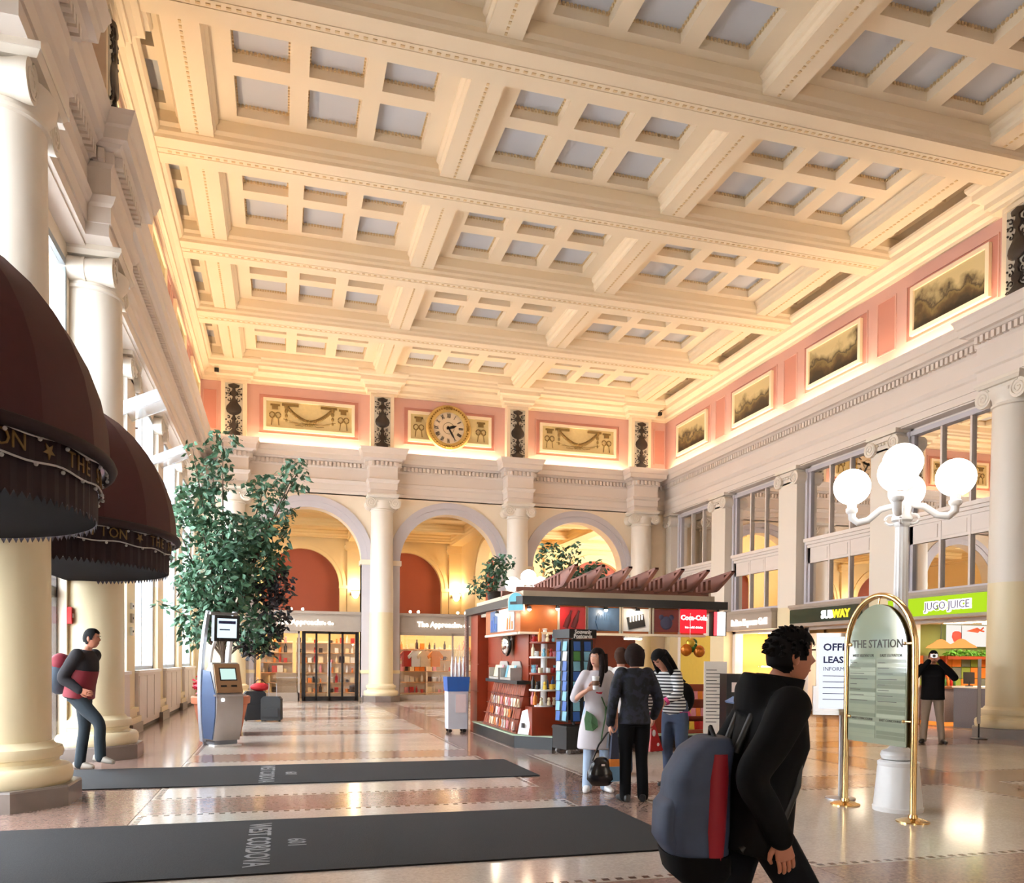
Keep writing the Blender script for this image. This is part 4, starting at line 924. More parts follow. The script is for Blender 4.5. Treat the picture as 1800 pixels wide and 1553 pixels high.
# postcard spinner
SX, SY = 4.62, 12.62
sp = thing('postcard_spinner', 'black revolving postcard rack lettered souvenir postcards beside the woman in white', 'rack', (SX, SY, 0), R(12))
MB().box(-.27, .27, -.22, .22, .08, .46).box(-.28, .28, -.23, .23, .40, .44).build('spinner_base', M_black, sp); c = MB()
for x in (-.2, .2):
    for y in (-.17, .17): c.lathe([(.035, -.02), (.035, .02)], 10, Matrix.Translation((x, y, .036)) @ Matrix.Rotation(pi / 2, 4, 'X')).box(x - .02, x + .02, y - .025, y + .025, .04, .09)
c.build('caster', M_grey, sp)
MB().cyl((0, 0, .46), (0, 0, 2.0), .025).build('pole', M_black, sp)
for k in range(4):
    a = k * pi / 2; M = Matrix.Rotation(a, 4, 'Z')
    MB().box(-.02, .02, -.24, -.22, .52, 1.86, M).box(-.2, .2, -.232, -.228, .52, 1.86, M).build('rack_panel', M_black, sp)
sh = MB().box(-.26, .26, -.26, .26, 1.88, 2.02).build('header_sign', M_black, sp)
text('sign_lettering', 'Souvenir', .09, M_white, upright(0, -.262, 1.975), sh, .002, bold=.003); text('sign_lettering', 'Postcards', .09, M_white, upright(0, -.262, 1.905), sh, .002, bold=.003)
for k in range(4):
    for i in range(2):
        for j in range(8):
            M = T(SX, SY, 0, R(12)) @ Matrix.Rotation(k * pi / 2, 4, 'Z') @ Matrix.Translation((-.1 + .2 * i, -.25, .54 + j * .162)) @ Matrix.Rotation(R(-6), 4, 'X') @ Matrix.Scale(1.25, 4, (1, 0, 0))
            if k in (0, 3): goods('postcard', 'card', pal('blue', 'teal', 'white', 'blue', 'teal', 'green'), M, 'scenic postcard in row %s from the top of the revolving rack' % ['eight', 'seven', 'six', 'five', 'four', 'three', 'two', 'one'][j], 'postcard', 'postcards in the revolving rack')
# blue-topped bin
bn = thing('recycling_bin', 'pale grey bin with blue top band and pasted notice beside the newsstand', 'bin', (3.52, 16.75, 0))
MB().taper((-.2, .2, -.18, .18), (-.21, .21, -.19, .19), .08, .86).build('bin_body', mat('bin_grey', srgb(196, 200, 208), .4), bn); MB().taper((-.22, .22, -.2, .2), (-.24, .24, -.22, .22), .86, 1.16).build('bin_lid', mat('bin_blue', srgb(36, 92, 170), .4), bn)
MB().box(-.05, .17, -.2, -.186, .42, .8).build('pasted_notice', mat('notice_pinkish', srgb(222, 206, 206), .6), bn); c = MB()
for x in (-.15, .15):
    for y in (-.12, .12): c.lathe([(.04, -.02), (.04, .02)], 10, Matrix.Translation((x, y, .04)) @ Matrix.Rotation(pi / 2, 4, 'X'))
c.build('caster', M_black, bn)
for i in range(4): goods('steel_flask', 'bottle', M_steel, T(3.42 + .08 * i, 16.7, 1.161) @ Matrix.Scale(1.9, 4, (0, 0, 1)), 'tall silvery flask on the blue-topped bin', 'flask', 'flasks on the bin')
st = thing('sequin_banner', 'narrow glittering upright banner strip on the rear corner of the newsstand', 'banner', (3.86, 17.24, 0))
MB().box(-.03, .03, -.02, .02, 0, 2.5).build('banner_post', M_grey, st); g = MB()
for k in range(40): g.box(-.07, -.03, -.05 + .03 * (k % 2), -.02 + .03 * (k % 2), 1.3 + k * .03, 1.322 + k * .03)
stuff(g.build('sequins', M_steel, st))
# newspaper box, price board
pb = thing('newspaper_box', 'black newspaper box with province lettering behind the passing man', 'newspaper box', (6.55, 10.6, 0), R(-20))
MB().prism([(-.32, 0), (.42, 0), (.42, .85), (-.02, 1.34), (-.32, 1.34)], -.28, .28).build('box_body', M_black, pb); MB().box(-.25, -.12, -.29, -.28, 1.08, 1.22).build('coin_plate', mat('coin_plate', srgb(226, 206, 196), .4), pb)
text('lettering', 'Province', .17, M_steel, Matrix.Translation((.12, -.285, .62)) @ Matrix.Rotation(pi / 2, 4, 'X') @ Matrix.Rotation(pi / 2, 4, 'Z'), pb, .003, bold=.004); MB().box(-.3, .4, -.29, -.28, .04, .1).build('kick_strip', M_grey, pb)
pbd = thing('price_board', 'tall cream price list board beside the black newspaper box', 'board', (7.0, 12.25, 0), R(-15))
MB().box(-.19, .19, -.02, .02, .3, 1.52).build('board_sheet', mat('board_cream', srgb(226, 216, 204), .6), pbd); MB().box(-.2, .2, -.03, .03, .05, .3).box(-.21, .21, -.1, .1, 0, .05).build('board_foot', M_wood, pbd); g = MB()
for k in range(16): g.box(-.16, .02 + .12 * ((k * 5) % 3) / 2, -.024, -.02, .5 + k * .058, .512 + k * .058)
g.build('board_print', M_dark, pbd)
# ---------------------------------------------------------------- potted plants on the roof
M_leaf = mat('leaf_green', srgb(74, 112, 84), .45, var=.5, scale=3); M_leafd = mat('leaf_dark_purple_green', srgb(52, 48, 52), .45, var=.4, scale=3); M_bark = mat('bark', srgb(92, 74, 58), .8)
def leaves(blobs, n, size, seed=1):
    rnd = random.Random(seed); b = MB(); tot = sum(q[3] * q[4] * q[5] for q in blobs) ; v = []; f = []
    for (x, y, z, rx, ry, rz) in blobs:
        k = max(8, int(n * rx * ry * rz / tot))
        for _ in range(k):
            while True:
                p = Vector((rnd.uniform(-1, 1), rnd.uniform(-1, 1), rnd.uniform(-1, 1)))
                if p.length < 1 and p.length > rnd.random() * .75: break
            c = Vector((x + p.x * rx, y + p.y * ry, z + p.z * rz)); s = size * rnd.uniform(.6, 1.3)
            d = Vector((rnd.uniform(-1, 1), rnd.uniform(-1, 1), rnd.uniform(-1.1, .3))).normalized(); sd = d.cross(Vector((rnd.uniform(-1, 1), rnd.uniform(-1, 1), rnd.uniform(-1, 1)))).normalized(); up = sd.cross(d)
            i = len(v); v += [c, c + d * s * .5 + sd * s * .26 + up * s * .06, c + d * s, c + d * s * .5 - sd * s * .26 + up * s * .06]; f += [(i, i + 1, i + 2), (i, i + 2, i + 3)]
    return MB().add(v, f)
for i, (x, y, lb, bl) in enumerate(((4.62, 17.9, 'leftmost leafy plant on the newsstand roof, left of the globe lamps', [(.0, 0, .35, .3, .3, .35), (-.25, 0, .05, .3, .25, .25), (.2, 0, .6, .25, .25, .2)]), (6.2, 17.9, 'tall leafy plant on the newsstand roof behind the fins', [(-.2, 0, .7, .35, .3, .4), (.25, 0, .75, .25, .25, .45), (0, 0, .25, .35, .3, .3)]), (6.9, 17.8, 'bushy plant at the right of the roof plants', [(0, 0, .3, .4, .3, .3), (.15, 0, .5, .25, .25, .2)]))):
    z0 = 2.72; y = 16.5; x = x * 16.5 / 17.9
    t = thing('roof_plant', lb, 'plant', (x, y, z0), 0, 'plants on the newsstand roof')
    stuff(leaves([(a, b_, c + .25, d, e, f_) for a, b_, c, d, e, f_ in bl], 420, .12, i + 3).build('foliage', M_leaf, t)); MB().lathe([(.12, 0), (.16, .22), (.17, .22), (.15, .2), (.001, .2)], 14).build('pot', M_dark, t, 40)
    s_ = MB()
    for q in bl: s_.tube([(0, 0, .2), (q[0] * .5, q[1] * .5, .3 + q[2] * .5), (q[0], q[1], .25 + q[2])], .012, 5)
    s_.build('stem', M_bark, t)
# ---------------------------------------------------------------- globe lamps
def globelamp(x, y, label, rz, energy):
    t = thing('globe_lamp', label, 'street lamp', (x, y, 0), rz, 'white five-globe lamp posts')
    MB().lathe([(.24, 0), (.245, .04), (.235, .05), (.2, .44), (.195, .46), (.2, .47), (.2, .5), (.17, .52)], 32).build('bell_base', M_white, t, 30)
    MB().lathe([(.13, .52), (.16, .53), (.175, .57), (.16, .61), (.11, .63), (.085, .66), (.085, .72), (.075, .74)], 32).build('base_collar', M_white, t, 40)
    MB().lathe([(.078, .74), (.07, 2.2), (.062, 2.95)], 48, flute=.1, nf=12).build('fluted_post', M_white, t, 40)
    MB().lathe([(.062, 2.9), (.075, 2.92), (.075, 2.95), (.1, 2.97), (.1, 3.0), (.085, 3.03), (.095, 3.1), (.08, 3.17), (.05, 3.2), (.05, 3.26), (.1, 3.3), (.1, 3.33), (.07, 3.34)], 24).build('head', M_white, t, 40)
    for k in range(4):
        a = k * pi / 2 + pi / 4 * 0; M = Matrix.Rotation(a, 4, 'Z')
        arm = MB().tube([(.06, 0, 3.13), (.2, 0, 3.1), (.32, 0, 3.0), (.42, 0, 2.98), (.475, 0, 3.03), (.48, 0, 3.12)], [.03, .032, .034, .036, .04, .042], 10, M=M)
        arm.tube([(.1 + .06 * cos(q * .6), 0, 2.98 + .05 * sin(q * .6)) for q in range(11)], .014, 6, M=M).lathe([(.045, 3.08), (.06, 3.1), (.06, 3.13), (.045, 3.14), (.05, 3.18), (.08, 3.2), (.08, 3.225)], 16, M @ Matrix.Translation((.48, 0, 0)))
        arm.build('arm', M_white, t, 40)
        MB().ball((.48, 0, 3.36), .185, 24, 16, M=M).build('globe', M_globe, t, 60)
    MB().ball((0, 0, 3.56), .195, 24, 16).build('globe', M_globe, t, 60)
    return t
globelamp(6.10, 6.98, 'white five-globe lamp post standing behind the brass directory', R(-46), 0)
globelamp(5.85, 19.3, 'farther five-globe lamp post whose globes glow above the newsstand roof', R(20), 0)
# ---------------------------------------------------------------- brass directory
DX = 5.785; DY0, DY1 = 6.42, 7.39; DC = (DY0 + DY1) / 2; DH = (DY1 - DY0) / 2
dr_ = thing('directory_stand', 'arched brass-framed glass directory headed the station', 'sign', (DX, DC, 0), -pi / 2)   # local x runs towards -y, front -y = -X
arc = [(-DH, 0, 0.02), (-DH, 0, 1.0), (-DH, 0, 1.62)] + [(-DH * cos(pi * k / 20), 0, 1.66 + .53 * sin(pi * k / 20)) for k in range(1, 20)] + [(DH, 0, 1.62), (DH, 0, 1.0), (DH, 0, 0.02)]
MB().tube(arc, .03, 12).build('brass_frame', M_brass, dr_, 60)
for s in (-1, 1): MB().lathe([(.15, 0), (.15, .012), (.1, .03), (.045, .04), (.04, .07)], 28, Matrix.Translation((s * DH, 0, 0))).build('floor_flange', M_brass, dr_, 40)
hw = DH - .07
bpoly = [(-hw, .70), (hw, .70), (hw, 1.62)] + [(hw * cos(pi * k / 20), 1.62 + .48 * sin(pi * k / 20)) for k in range(1, 20)] + [(-hw, 1.62)]
gb = MB().prism(bpoly, -.03, -.015).build('glass_board', mat('pale_green_glass_board', srgb(150, 158, 136), .06, 0, var=.04, scale=2, spec=.9, coat=1.), dr_)
MB().prism(bpoly, .02, .03).build('back_board', mat('brass_back_board', srgb(150, 120, 60), .3, .6), dr_)
M_ink = mat('board_ink', srgb(66, 60, 48), .5)
text('lettering', 'THE STATION', .115, M_ink, upright(0, -.032, 1.70), gb, .001, bold=.001); text('lettering', 'WEST ELEVATOR', .042, M_ink, upright(-.2, -.032, 1.585), gb, .001); text('lettering', 'EAST ELEVATOR', .042, M_ink, upright(.2, -.032, 1.585), gb, .001)
text('lettering', 'WEST CONCOURSE', .035, M_ink, upright(-.2, -.032, .94), gb, .001); text('lettering', 'EAST CONCOURSE', .035, M_ink, upright(.2, -.032, .94), gb, .001)
tones = [mat('strip_%d' % q, srgb(*c), .25, coat=.6) for q, c in enumerate(((150, 158, 134), (136, 144, 124), (170, 176, 152), (128, 134, 112)))]
for sx in (-1, 1):
    for k in range(19):
        z = 1.53 - k * .042
        if 9 == k - 5: continue
        if abs(z - .94) < .03: continue
        MB().box(sx * .205 - .195, sx * .205 + .195, -.033, -.03, z - .018, z + .018).build('name_strip', tones[(k * 7 + (sx > 0) * 3 + k // 3) % 4], gb)
    lines = MB()
    for k in range(8): z = 1.51 - k * .055; lines.box(sx * .205 - .18, sx * .205 - .18 + .1 + .16 * ((k * 5) % 4) / 3, -.0345, -.033, z, z + .006)
    lines.build('small_print', M_ink, gb)
for s in (-1, 1):
    for z in (.95, 1.7): MB().cyl((s * (hw - .02), -.02, z), (s * DH, 0, z), .014).ball((s * (hw - .03), -.035, z), .018, 8, 6).build('clamp', M_brass, dr_)
MB().cyl((0, -.02, 2.09), (0, 0, 2.18), .008).build('hanger', M_brass, dr_)
for s in (-1, 1):
    for k in range(5): MB().cyl((s * (hw), .025, .78 + k * .2), (s * DH, 0, .78 + k * .2), .008).build('tie_rod', M_brass, dr_)
# ---------------------------------------------------------------- leasing board
lb_ = thing('leasing_board', 'white office leasing information board on a steel pole behind the directory', 'sign', (5.98, 7.72, 0), R(-33))
MB().cyl((0, .03, .02), (0, .03, 1.0), .022).build('pole', M_steel, lb_); MB().lathe([(.16, 0), (.16, .015), (.04, .03)], 24).build('foot', M_steel, lb_)
MB().box(-.27, .3, -.02, .06, .96, 1.84).box(-.3, .33, -.05, .1, .93, .97).box(-.3, -.27, -.05, .1, .96, 1.25).build('board_frame', M_steel, lb_)
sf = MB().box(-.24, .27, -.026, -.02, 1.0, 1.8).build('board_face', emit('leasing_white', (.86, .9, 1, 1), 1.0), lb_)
M_nav = mat('navy_ink', srgb(30, 40, 96), .5)
text('lettering', 'OFFICE', .11, M_nav, upright(-.2, -.03, 1.68), sf, .001, 'LEFT', .003); text('lettering', 'LEASING', .1, M_nav, upright(-.2, -.03, 1.54), sf, .001, 'LEFT', .003); text('lettering', 'INFORMATION', .06, M_nav, upright(-.2, -.03, 1.44), sf, .001, 'LEFT')
g = MB()
for k in range(5): g.box(-.2, .1 + .04 * (k % 2), -.03, -.026, 1.1 + k * .065, 1.107 + k * .065)
g.box(.1, .25, -.03, -.026, 1.02, 1.18); g.build('small_print', M_nav, sf)
# ---------------------------------------------------------------- check-in machine
cm = thing('checkin_machine', 'blue and silver self-service ticket machine with two screens', 'machine', (-1.0, 14.95, 0), R(27))
R90 = Matrix.Rotation(pi / 2, 4, 'Z')
MB().box(-.2, .2, -.2, .3, 0, .1).build('foot', mat('machine_grey', srgb(120, 124, 132), .4), cm)
body = [(-.22, .1), (-.30, .3), (-.36, .6), (-.37, .86), (-.33, .9), (-.16, 1.42), (-.1, 1.43), (.22, 1.2), (.28, .6), (.24, .1)]
MB().prism(body, -.23, .23, R90).build('body', mat('machine_silver', srgb(186, 180, 176), .3, .5), cm, 30)
for s in (-1, 1):
    MB().prism([(-.2, .12), (-.31, .5), (-.32, .88), (-.1, 1.28), (.2, 1.3), (.27, .7), (.22, .12)], s * .231 - .012, s * .231 + .012, R90).build('side_panel', mat('machine_blue', srgb(80, 100, 134), .35), cm)
    fin_o = [(.26, .06), (.34, .4), (.38, .8), (.37, 1.2), (.3, 1.6), (.18, 2.0), (.02, 2.32)]; fin_i = [(-.04, 2.3), (.08, 1.98), (.18, 1.6), (.24, 1.2), (.25, .8), (.22, .4), (.14, .06)]
    MB().prism(fin_o + fin_i, s * .235 - .03, s * .235 + .03, R90).build('side_fin', mat('machine_pale_silver', srgb(214, 222, 232), .25, .4), cm, 30)
    MB().tube([(s * .16, .12, 1.3), (s * .16, .02, 1.62), (s * .14, -.06, 1.8)], .028, 8).build('screen_arm', M_white, cm, 60)
MB().box(-.24, .24, -.3, -.05, 0, .03).build('toe_light', M_white, cm)
tm = MB().box(-.22, .22, -.12, .0, 1.80, 2.24).build('top_monitor', M_black, cm, M=Matrix.Rotation(R(3), 4, 'X')); MB().box(-.17, .17, -.124, -.12, 1.86, 2.19).build('top_screen', emit('screen_pale_blue', (.66, .86, .95, 1), 1.3), tm); g = MB().box(-.15, .15, -.126, -.124, 2.1, 2.15).box(-.13, .05, -.126, -.124, 1.99, 2.01); g.build('screen_print', M_nav, tm)
MB().box(-.24, .24, -.13, .02, 2.25, 2.29).build('monitor_hood', M_grey, cm)
Mt = Matrix.Translation((0, -.365, .9)) @ Matrix.Rotation(-math.atan2(.17, .52), 4, 'X')
fpn = MB().box(-.225, .225, -.012, .01, .02, .53, Mt).build('front_panel', mat('machine_tan', srgb(168, 132, 98), .4, .3), cm)
MB().box(-.15, .15, -.018, -.012, .23, .46, Mt).build('screen_bezel', M_dark, fpn); MB().box(-.13, .13, -.021, -.018, .25, .44, Mt).build('touch_screen', emit('screen_mint', (.62, .86, .78, 1), 1.0), fpn)
for x in (-.1, .08): MB().box(x - .05, x + .05, -.02, -.01, .12, .15, Mt).build('card_slot', M_black, fpn)
MB().box(-.26, .26, -.42, -.3, .86, .89).build('tray', M_steel, cm); MB().ball((-.13, -.375, .8), .03, 10, 8).build('indicator_light', emit('indicator', (1, 1, 1, 1), 4), cm)
# ---------------------------------------------------------------- planter and tree
TXC, TYC = -1.15, 17.1
pt = thing('terracotta_planter', 'large terracotta planter holding the tall tree behind the ticket machine', 'planter', (TXC, TYC, 0))
MB().lathe([(.38, 0), (.50, .58), (.5, .6), (.55, .62), (.56, .74), (.54, .76), (.5, .76), (.48, .68), (.001, .68)], 36).build('pot', mat('terracotta', srgb(188, 116, 84), .7, var=.1), pt, 35)
MB().lathe([(.48, .685), (.001, .70)], 24).build('soil', mat('soil', srgb(60, 46, 38), .95), pt)
tr = thing('ficus_tree', 'tall leafy green indoor tree rising from the terracotta planter', 'tree', (TXC, TYC, .70))
k_ = 17.6 / 1436
def bp(px, py, rx, ry, dy=0., ryy=None): return ((px - 395) * k_ + .1, dy, 1.5 + (1163 - py) * k_ - .70, rx * k_, (ryy or rx) * k_ * .9, ry * k_)
bl = [bp(388, 815, 26, 20), bp(372, 868, 36, 36, .2), bp(350, 920, 38, 42, -.1), bp(400, 965, 66, 42), bp(425, 1010, 58, 55, .1), bp(380, 1040, 60, 55, -.2), bp(358, 1095, 42, 42), bp(425, 1105, 52, 42), bp(452, 880, 34, 22, .2), bp(498, 862, 26, 28, -.1), bp(514, 836, 13, 9), bp(468, 925, 36, 34, .2), bp(470, 975, 24, 50), bp(322, 960, 18, 46), bp(330, 1030, 18, 40), bp(303, 1080, 18, 9), bp(343, 830, 18, 11), bp(455, 1140, 22, 22), bp(345, 1130, 20, 22)]
stuff(leaves(bl, 5200, .16, 5).build('foliage', M_leaf, tr))
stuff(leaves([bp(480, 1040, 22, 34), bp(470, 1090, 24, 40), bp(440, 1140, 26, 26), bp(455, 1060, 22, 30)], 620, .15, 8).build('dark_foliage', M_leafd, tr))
s_ = MB(); s_.tube([(0, 0, 0), (.04, .02, .7), (.0, 0, 1.4), (.06, 0, 2.0)], [.06, .05, .045, .04], 8)
for q in bl: s_.tube([(.04, 0, .6 + .5 * random.random()), (q[0] * .5 + .02, q[1] * .5, (q[2] + 1.0) * .55), (q[0], q[1], q[2])], [.03, .02, .008], 6)
s_.build('trunk', M_bark, tr, 60)
po = thing('poinsettia', 'pink-red flowering plant at the planter foot behind the ticket machine', 'plant', (TXC - .28, TYC - .15, .70))
stuff(leaves([(0, 0, .28, .2, .2, .22)], 150, .13, 12).build('blossom', mat('poinsettia_pink', srgb(214, 60, 86), .5, var=.2), po)); MB().tube([(0, 0, 0), (.02, 0, .3)], .02, 6).build('stem', M_bark, po)
# ---------------------------------------------------------------- luggage
def suitcase(x, y, w, h, label, m, rz):
    t = thing('suitcase', label, 'suitcase', (x, y, 0), rz, 'luggage behind the ticket machine')
    b = MB(); prof = [(-w / 2, .06), (-w / 2 + .04, .03), (w / 2 - .04, .03), (w / 2, .06), (w / 2, h - .06), (w / 2 - .05, h), (-w / 2 + .05, h), (-w / 2, h - .06)]
    b.prism(prof, -.13, .13).build('shell', m, t); MB().prism([(-w / 2 + .05, .12), (w / 2 - .05, .12), (w / 2 - .05, h * .55), (-w / 2 + .05, h * .55)], -.16, -.13).build('front_pocket', m, t)
    MB().tube([(-.09, .1, h - .02), (-.09, .1, h + .32), (.09, .1, h + .32), (.09, .1, h - .02)], .012, 6).build('pull_handle', M_steel, t); c = MB()
    for s in (-1, 1): c.lathe([(.04, -.02), (.04, .02)], 10, Matrix.Translation((s * (w / 2 - .06), .08, .04)) @ Matrix.Rotation(pi / 2, 4, 'Y'))
    c.build('wheel', M_black, t)
suitcase(-.62, 20.6, .5, .72, 'black upright suitcase half hidden by the ticket machine', mat('luggage_black', srgb(30, 30, 34), .7), R(10)); suitcase(-.22, 20.35, .46, .6, 'charcoal wheeled suitcase on the open floor right of the ticket machine', mat('luggage_charcoal', srgb(48, 50, 52), .7), R(-12))
rb = thing('red_holdall', 'red soft bag lying on top of the black suitcase', 'bag', (-.5, 20.6, .72), R(10)); MB().ball((0, 0, .1), .12, 14, 10, (1.9, 1.0, .85)).build('bag_body', mat('red_nylon', srgb(176, 24, 34), .6), rb, 60); MB().tube([(-.14, 0, .18), (-.06, 0, .27), (.06, 0, .27), (.14, 0, .18)], .012, 6).build('bag_handle', M_black, rb)
# small corner loudspeakers
for x, lb in ((XL + .55, 'tiny black loudspeaker at the far left ceiling corner'), (XR - .5, 'tiny black loudspeaker at the far right ceiling corner')):
    t = thing('corner_speaker', lb, 'speaker', (x, YF - .35, 11.42), 0, 'corner loudspeakers'); MB().box(-.07, .07, -.1, .06, .02, .17).build('upper_box', M_black, t); MB().box(-.07, .07, -.1, .06, -.16, -.04).build('lower_box', M_black, t); MB().box(-.02, .02, -.02, .3, -.1, .12).build('bracket', M_grey, t)
# ================================================================ PEOPLE
def spline(pts, m=5):
    P = [Vector(p) for p in pts]; out = []
    for i in range(len(P) - 1):
        a = P[max(0, i - 1)]; b = P[i]; c = P[i + 1]; d = P[min(len(P) - 1, i + 2)]
        for k in range(m):
            t = k / m; out.append(.5 * ((2 * b) + (c - a) * t + (2 * a - 5 * b + 4 * c - d) * t * t + (3 * b - a - 3 * c + d) * t ** 3))
    return out + [P[-1]]
def limb(mb, pts, rad, n=12, m=5):
    q = spline(pts, m); r = [x[0] for x in spline([(v, 0, 0) for v in rad], m)]
    mb.tube(q, r, n); mb.ball(q[0], r[0], 10, 8); mb.ball(q[-1], r[-1], 10, 8)
def loft(mb, rings, n=24, e=2.2):   # ring: centre, x-dir, y-dir, rx, ry
    v = []; f = []
    for c, X, Y, rx, ry in rings:
        for j in range(n):
            a = 2 * pi * j / n; ca, sa = cos(a), sin(a)
            v.append(Vector(c) + Vector(X) * rx * math.copysign(abs(ca) ** (2 / e), ca) + Vector(Y) * ry * math.copysign(abs(sa) ** (2 / e), sa))
    for i in range(len(rings) - 1):
        for j in range(n): f.append((i * n + j, i * n + (j + 1) % n, (i + 1) * n + (j + 1) % n, (i + 1) * n + j))
    f.append(tuple(range(n - 1, -1, -1))); f.append(tuple(range((len(rings) - 1) * n, len(rings) * n)))
    return mb.add(v, f)
def fused(mb, voxel=.014, it=4, dec=.5):
    me = mb.mesh('fuse'); o = bpy.data.objects.new('fuse', me); col.objects.link(o)
    r = o.modifiers.new('r', 'REMESH'); r.mode = 'VOXEL'; r.voxel_size = voxel
    s = o.modifiers.new('s', 'SMOOTH'); s.iterations = it; s.factor = .5
    if dec < 1: d = o.modifiers.new('d', 'DECIMATE'); d.ratio = dec
    out = bpy.data.meshes.new_from_object(o.evaluated_get(bpy.context.evaluated_depsgraph_get()))
    bpy.data.objects.remove(o); bpy.data.meshes.remove(me); out.shade_smooth(); return out
def joined(me, mb, m):
    v = [tuple(p.co) for p in me.vertices] + mb.v; n = len(me.vertices); f = [tuple(p.vertices) for p in me.polygons] + [tuple(i + n for i in q) for q in mb.f]
    o = bpy.data.meshes.new('body'); o.from_pydata(v, [], f); bm = bmesh.new(); bm.from_mesh(o); bmesh.ops.recalc_face_normals(bm, faces=bm.faces); bm.to_mesh(o); bm.free()
    o.materials.append(m); o.shade_smooth(); return o
def head_pts(n=28, m=20, s=1., grow=0.):
    """head, origin at its centre, facing -y; half height .115"""
    rows = []
    for i in range(m + 1):
        t = pi * i / m; z = -cos(t); row = []
        w = sin(t) ** .82 * .077; d = sin(t) ** .8 * .096
        if z < 0: w *= 1 - .20 * (-z) ** 1.5; d *= 1 - .10 * (-z) ** 2
        for j in range(n):
            a = 2 * pi * j / n; x = w * sin(a); y = -d * cos(a); fr = max(0, cos(a))
            if z < .35: y += .012 * fr ** 3 * (1 - .5 * abs(z))          # flatter face
            if z < -.3: y -= .016 * fr ** 2 * (-z - .3)                    # chin
            if z < -.35 and fr == 0: y *= .78                              # nape
            nz = math.exp(-((z + .12) / .14) ** 2) * math.exp(-(x / .014) ** 2); y -= .026 * nz * (fr > .5)
            br = math.exp(-((z - .2) / .07) ** 2) * math.exp(-((abs(x) - .03) / .025) ** 2); y -= .004 * br * (fr > .3)
            so = math.exp(-((z - .06) / .09) ** 2) * math.exp(-((abs(x) - .032) / .018) ** 2); y += .009 * so * (fr > .3)
            k = 1 + grow; row.append((x * k * s, y * k * s, z * .116 * k * s))
        rows.append(row)
    return rows
def grid(mb, rows, keep=lambda i, j: True, M=None):
    n = len(rows[0]); v = [p for r in rows for p in r]; f = [(i * n + j, i * n + (j + 1) % n, (i + 1) * n + (j + 1) % n, (i + 1) * n + j) for i in range(len(rows) - 1) for j in range(n) if keep(i, j)]
    return mb.add(v, f, M)
def hand(mb, wrist, d, palm_n, side, curl=.35, s=1.):
    """five fingers; d = finger direction, palm_n = palm normal"""
    d = Vector(d).normalized(); pn = (Vector(palm_n) - d * Vector(palm_n).dot(d)).normalized(); x = d.cross(pn).normalized() * side; w = Vector(wrist)
    loft(mb, [(w - d * .01, x, pn, .024 * s, .019 * s), (w + d * .035 * s, x, pn, .036 * s, .016 * s), (w + d * .085 * s, x, pn, .040 * s, .014 * s), (w + d * .095 * s, x, pn, .034 * s, .010 * s)], 12)
    for k, (o, ln) in enumerate(((-.029, .068), (-.010, .078), (.010, .072), (.028, .056))):
        p = w + d * .088 * s + x * o * s; pts = [p]; a = curl * .5
        for q in (.45, .32, .23):
            dd = d * cos(a) + pn * sin(a); p = p + dd * ln * q * s; pts.append(p); a += curl
        mb.tube(pts, [.0095 * s, .009 * s, .008 * s, .006 * s], 8)
    p = w + d * .03 * s - x * .03 * s; mb.tube([p, p - x * .022 * s + d * .028 * s + pn * .008, p - x * .028 * s + d * .052 * s + pn * .018, p - x * .022 * s + d * .07 * s + pn * .024], [.013 * s, .011 * s, .0095 * s, .007 * s], 8)
M_skin = mat('skin_light', srgb(206, 150, 124), .5, var=.05); M_skin2 = mat('skin_warm', srgb(190, 124, 98), .5, var=.05); M_hairb = mat('black_hair', srgb(16, 13, 14), .75, var=.4, scale=60, spec=.2); M_hairbr = mat('dark_brown_hair', srgb(34, 22, 20), .75, var=.4, scale=60, spec=.2)
M_eye = mat('eye_white', srgb(230, 226, 220), .2); M_iris = mat('eye_dark', srgb(30, 22, 18), .15); M_lip = mat('lips', srgb(170, 84, 78), .45)
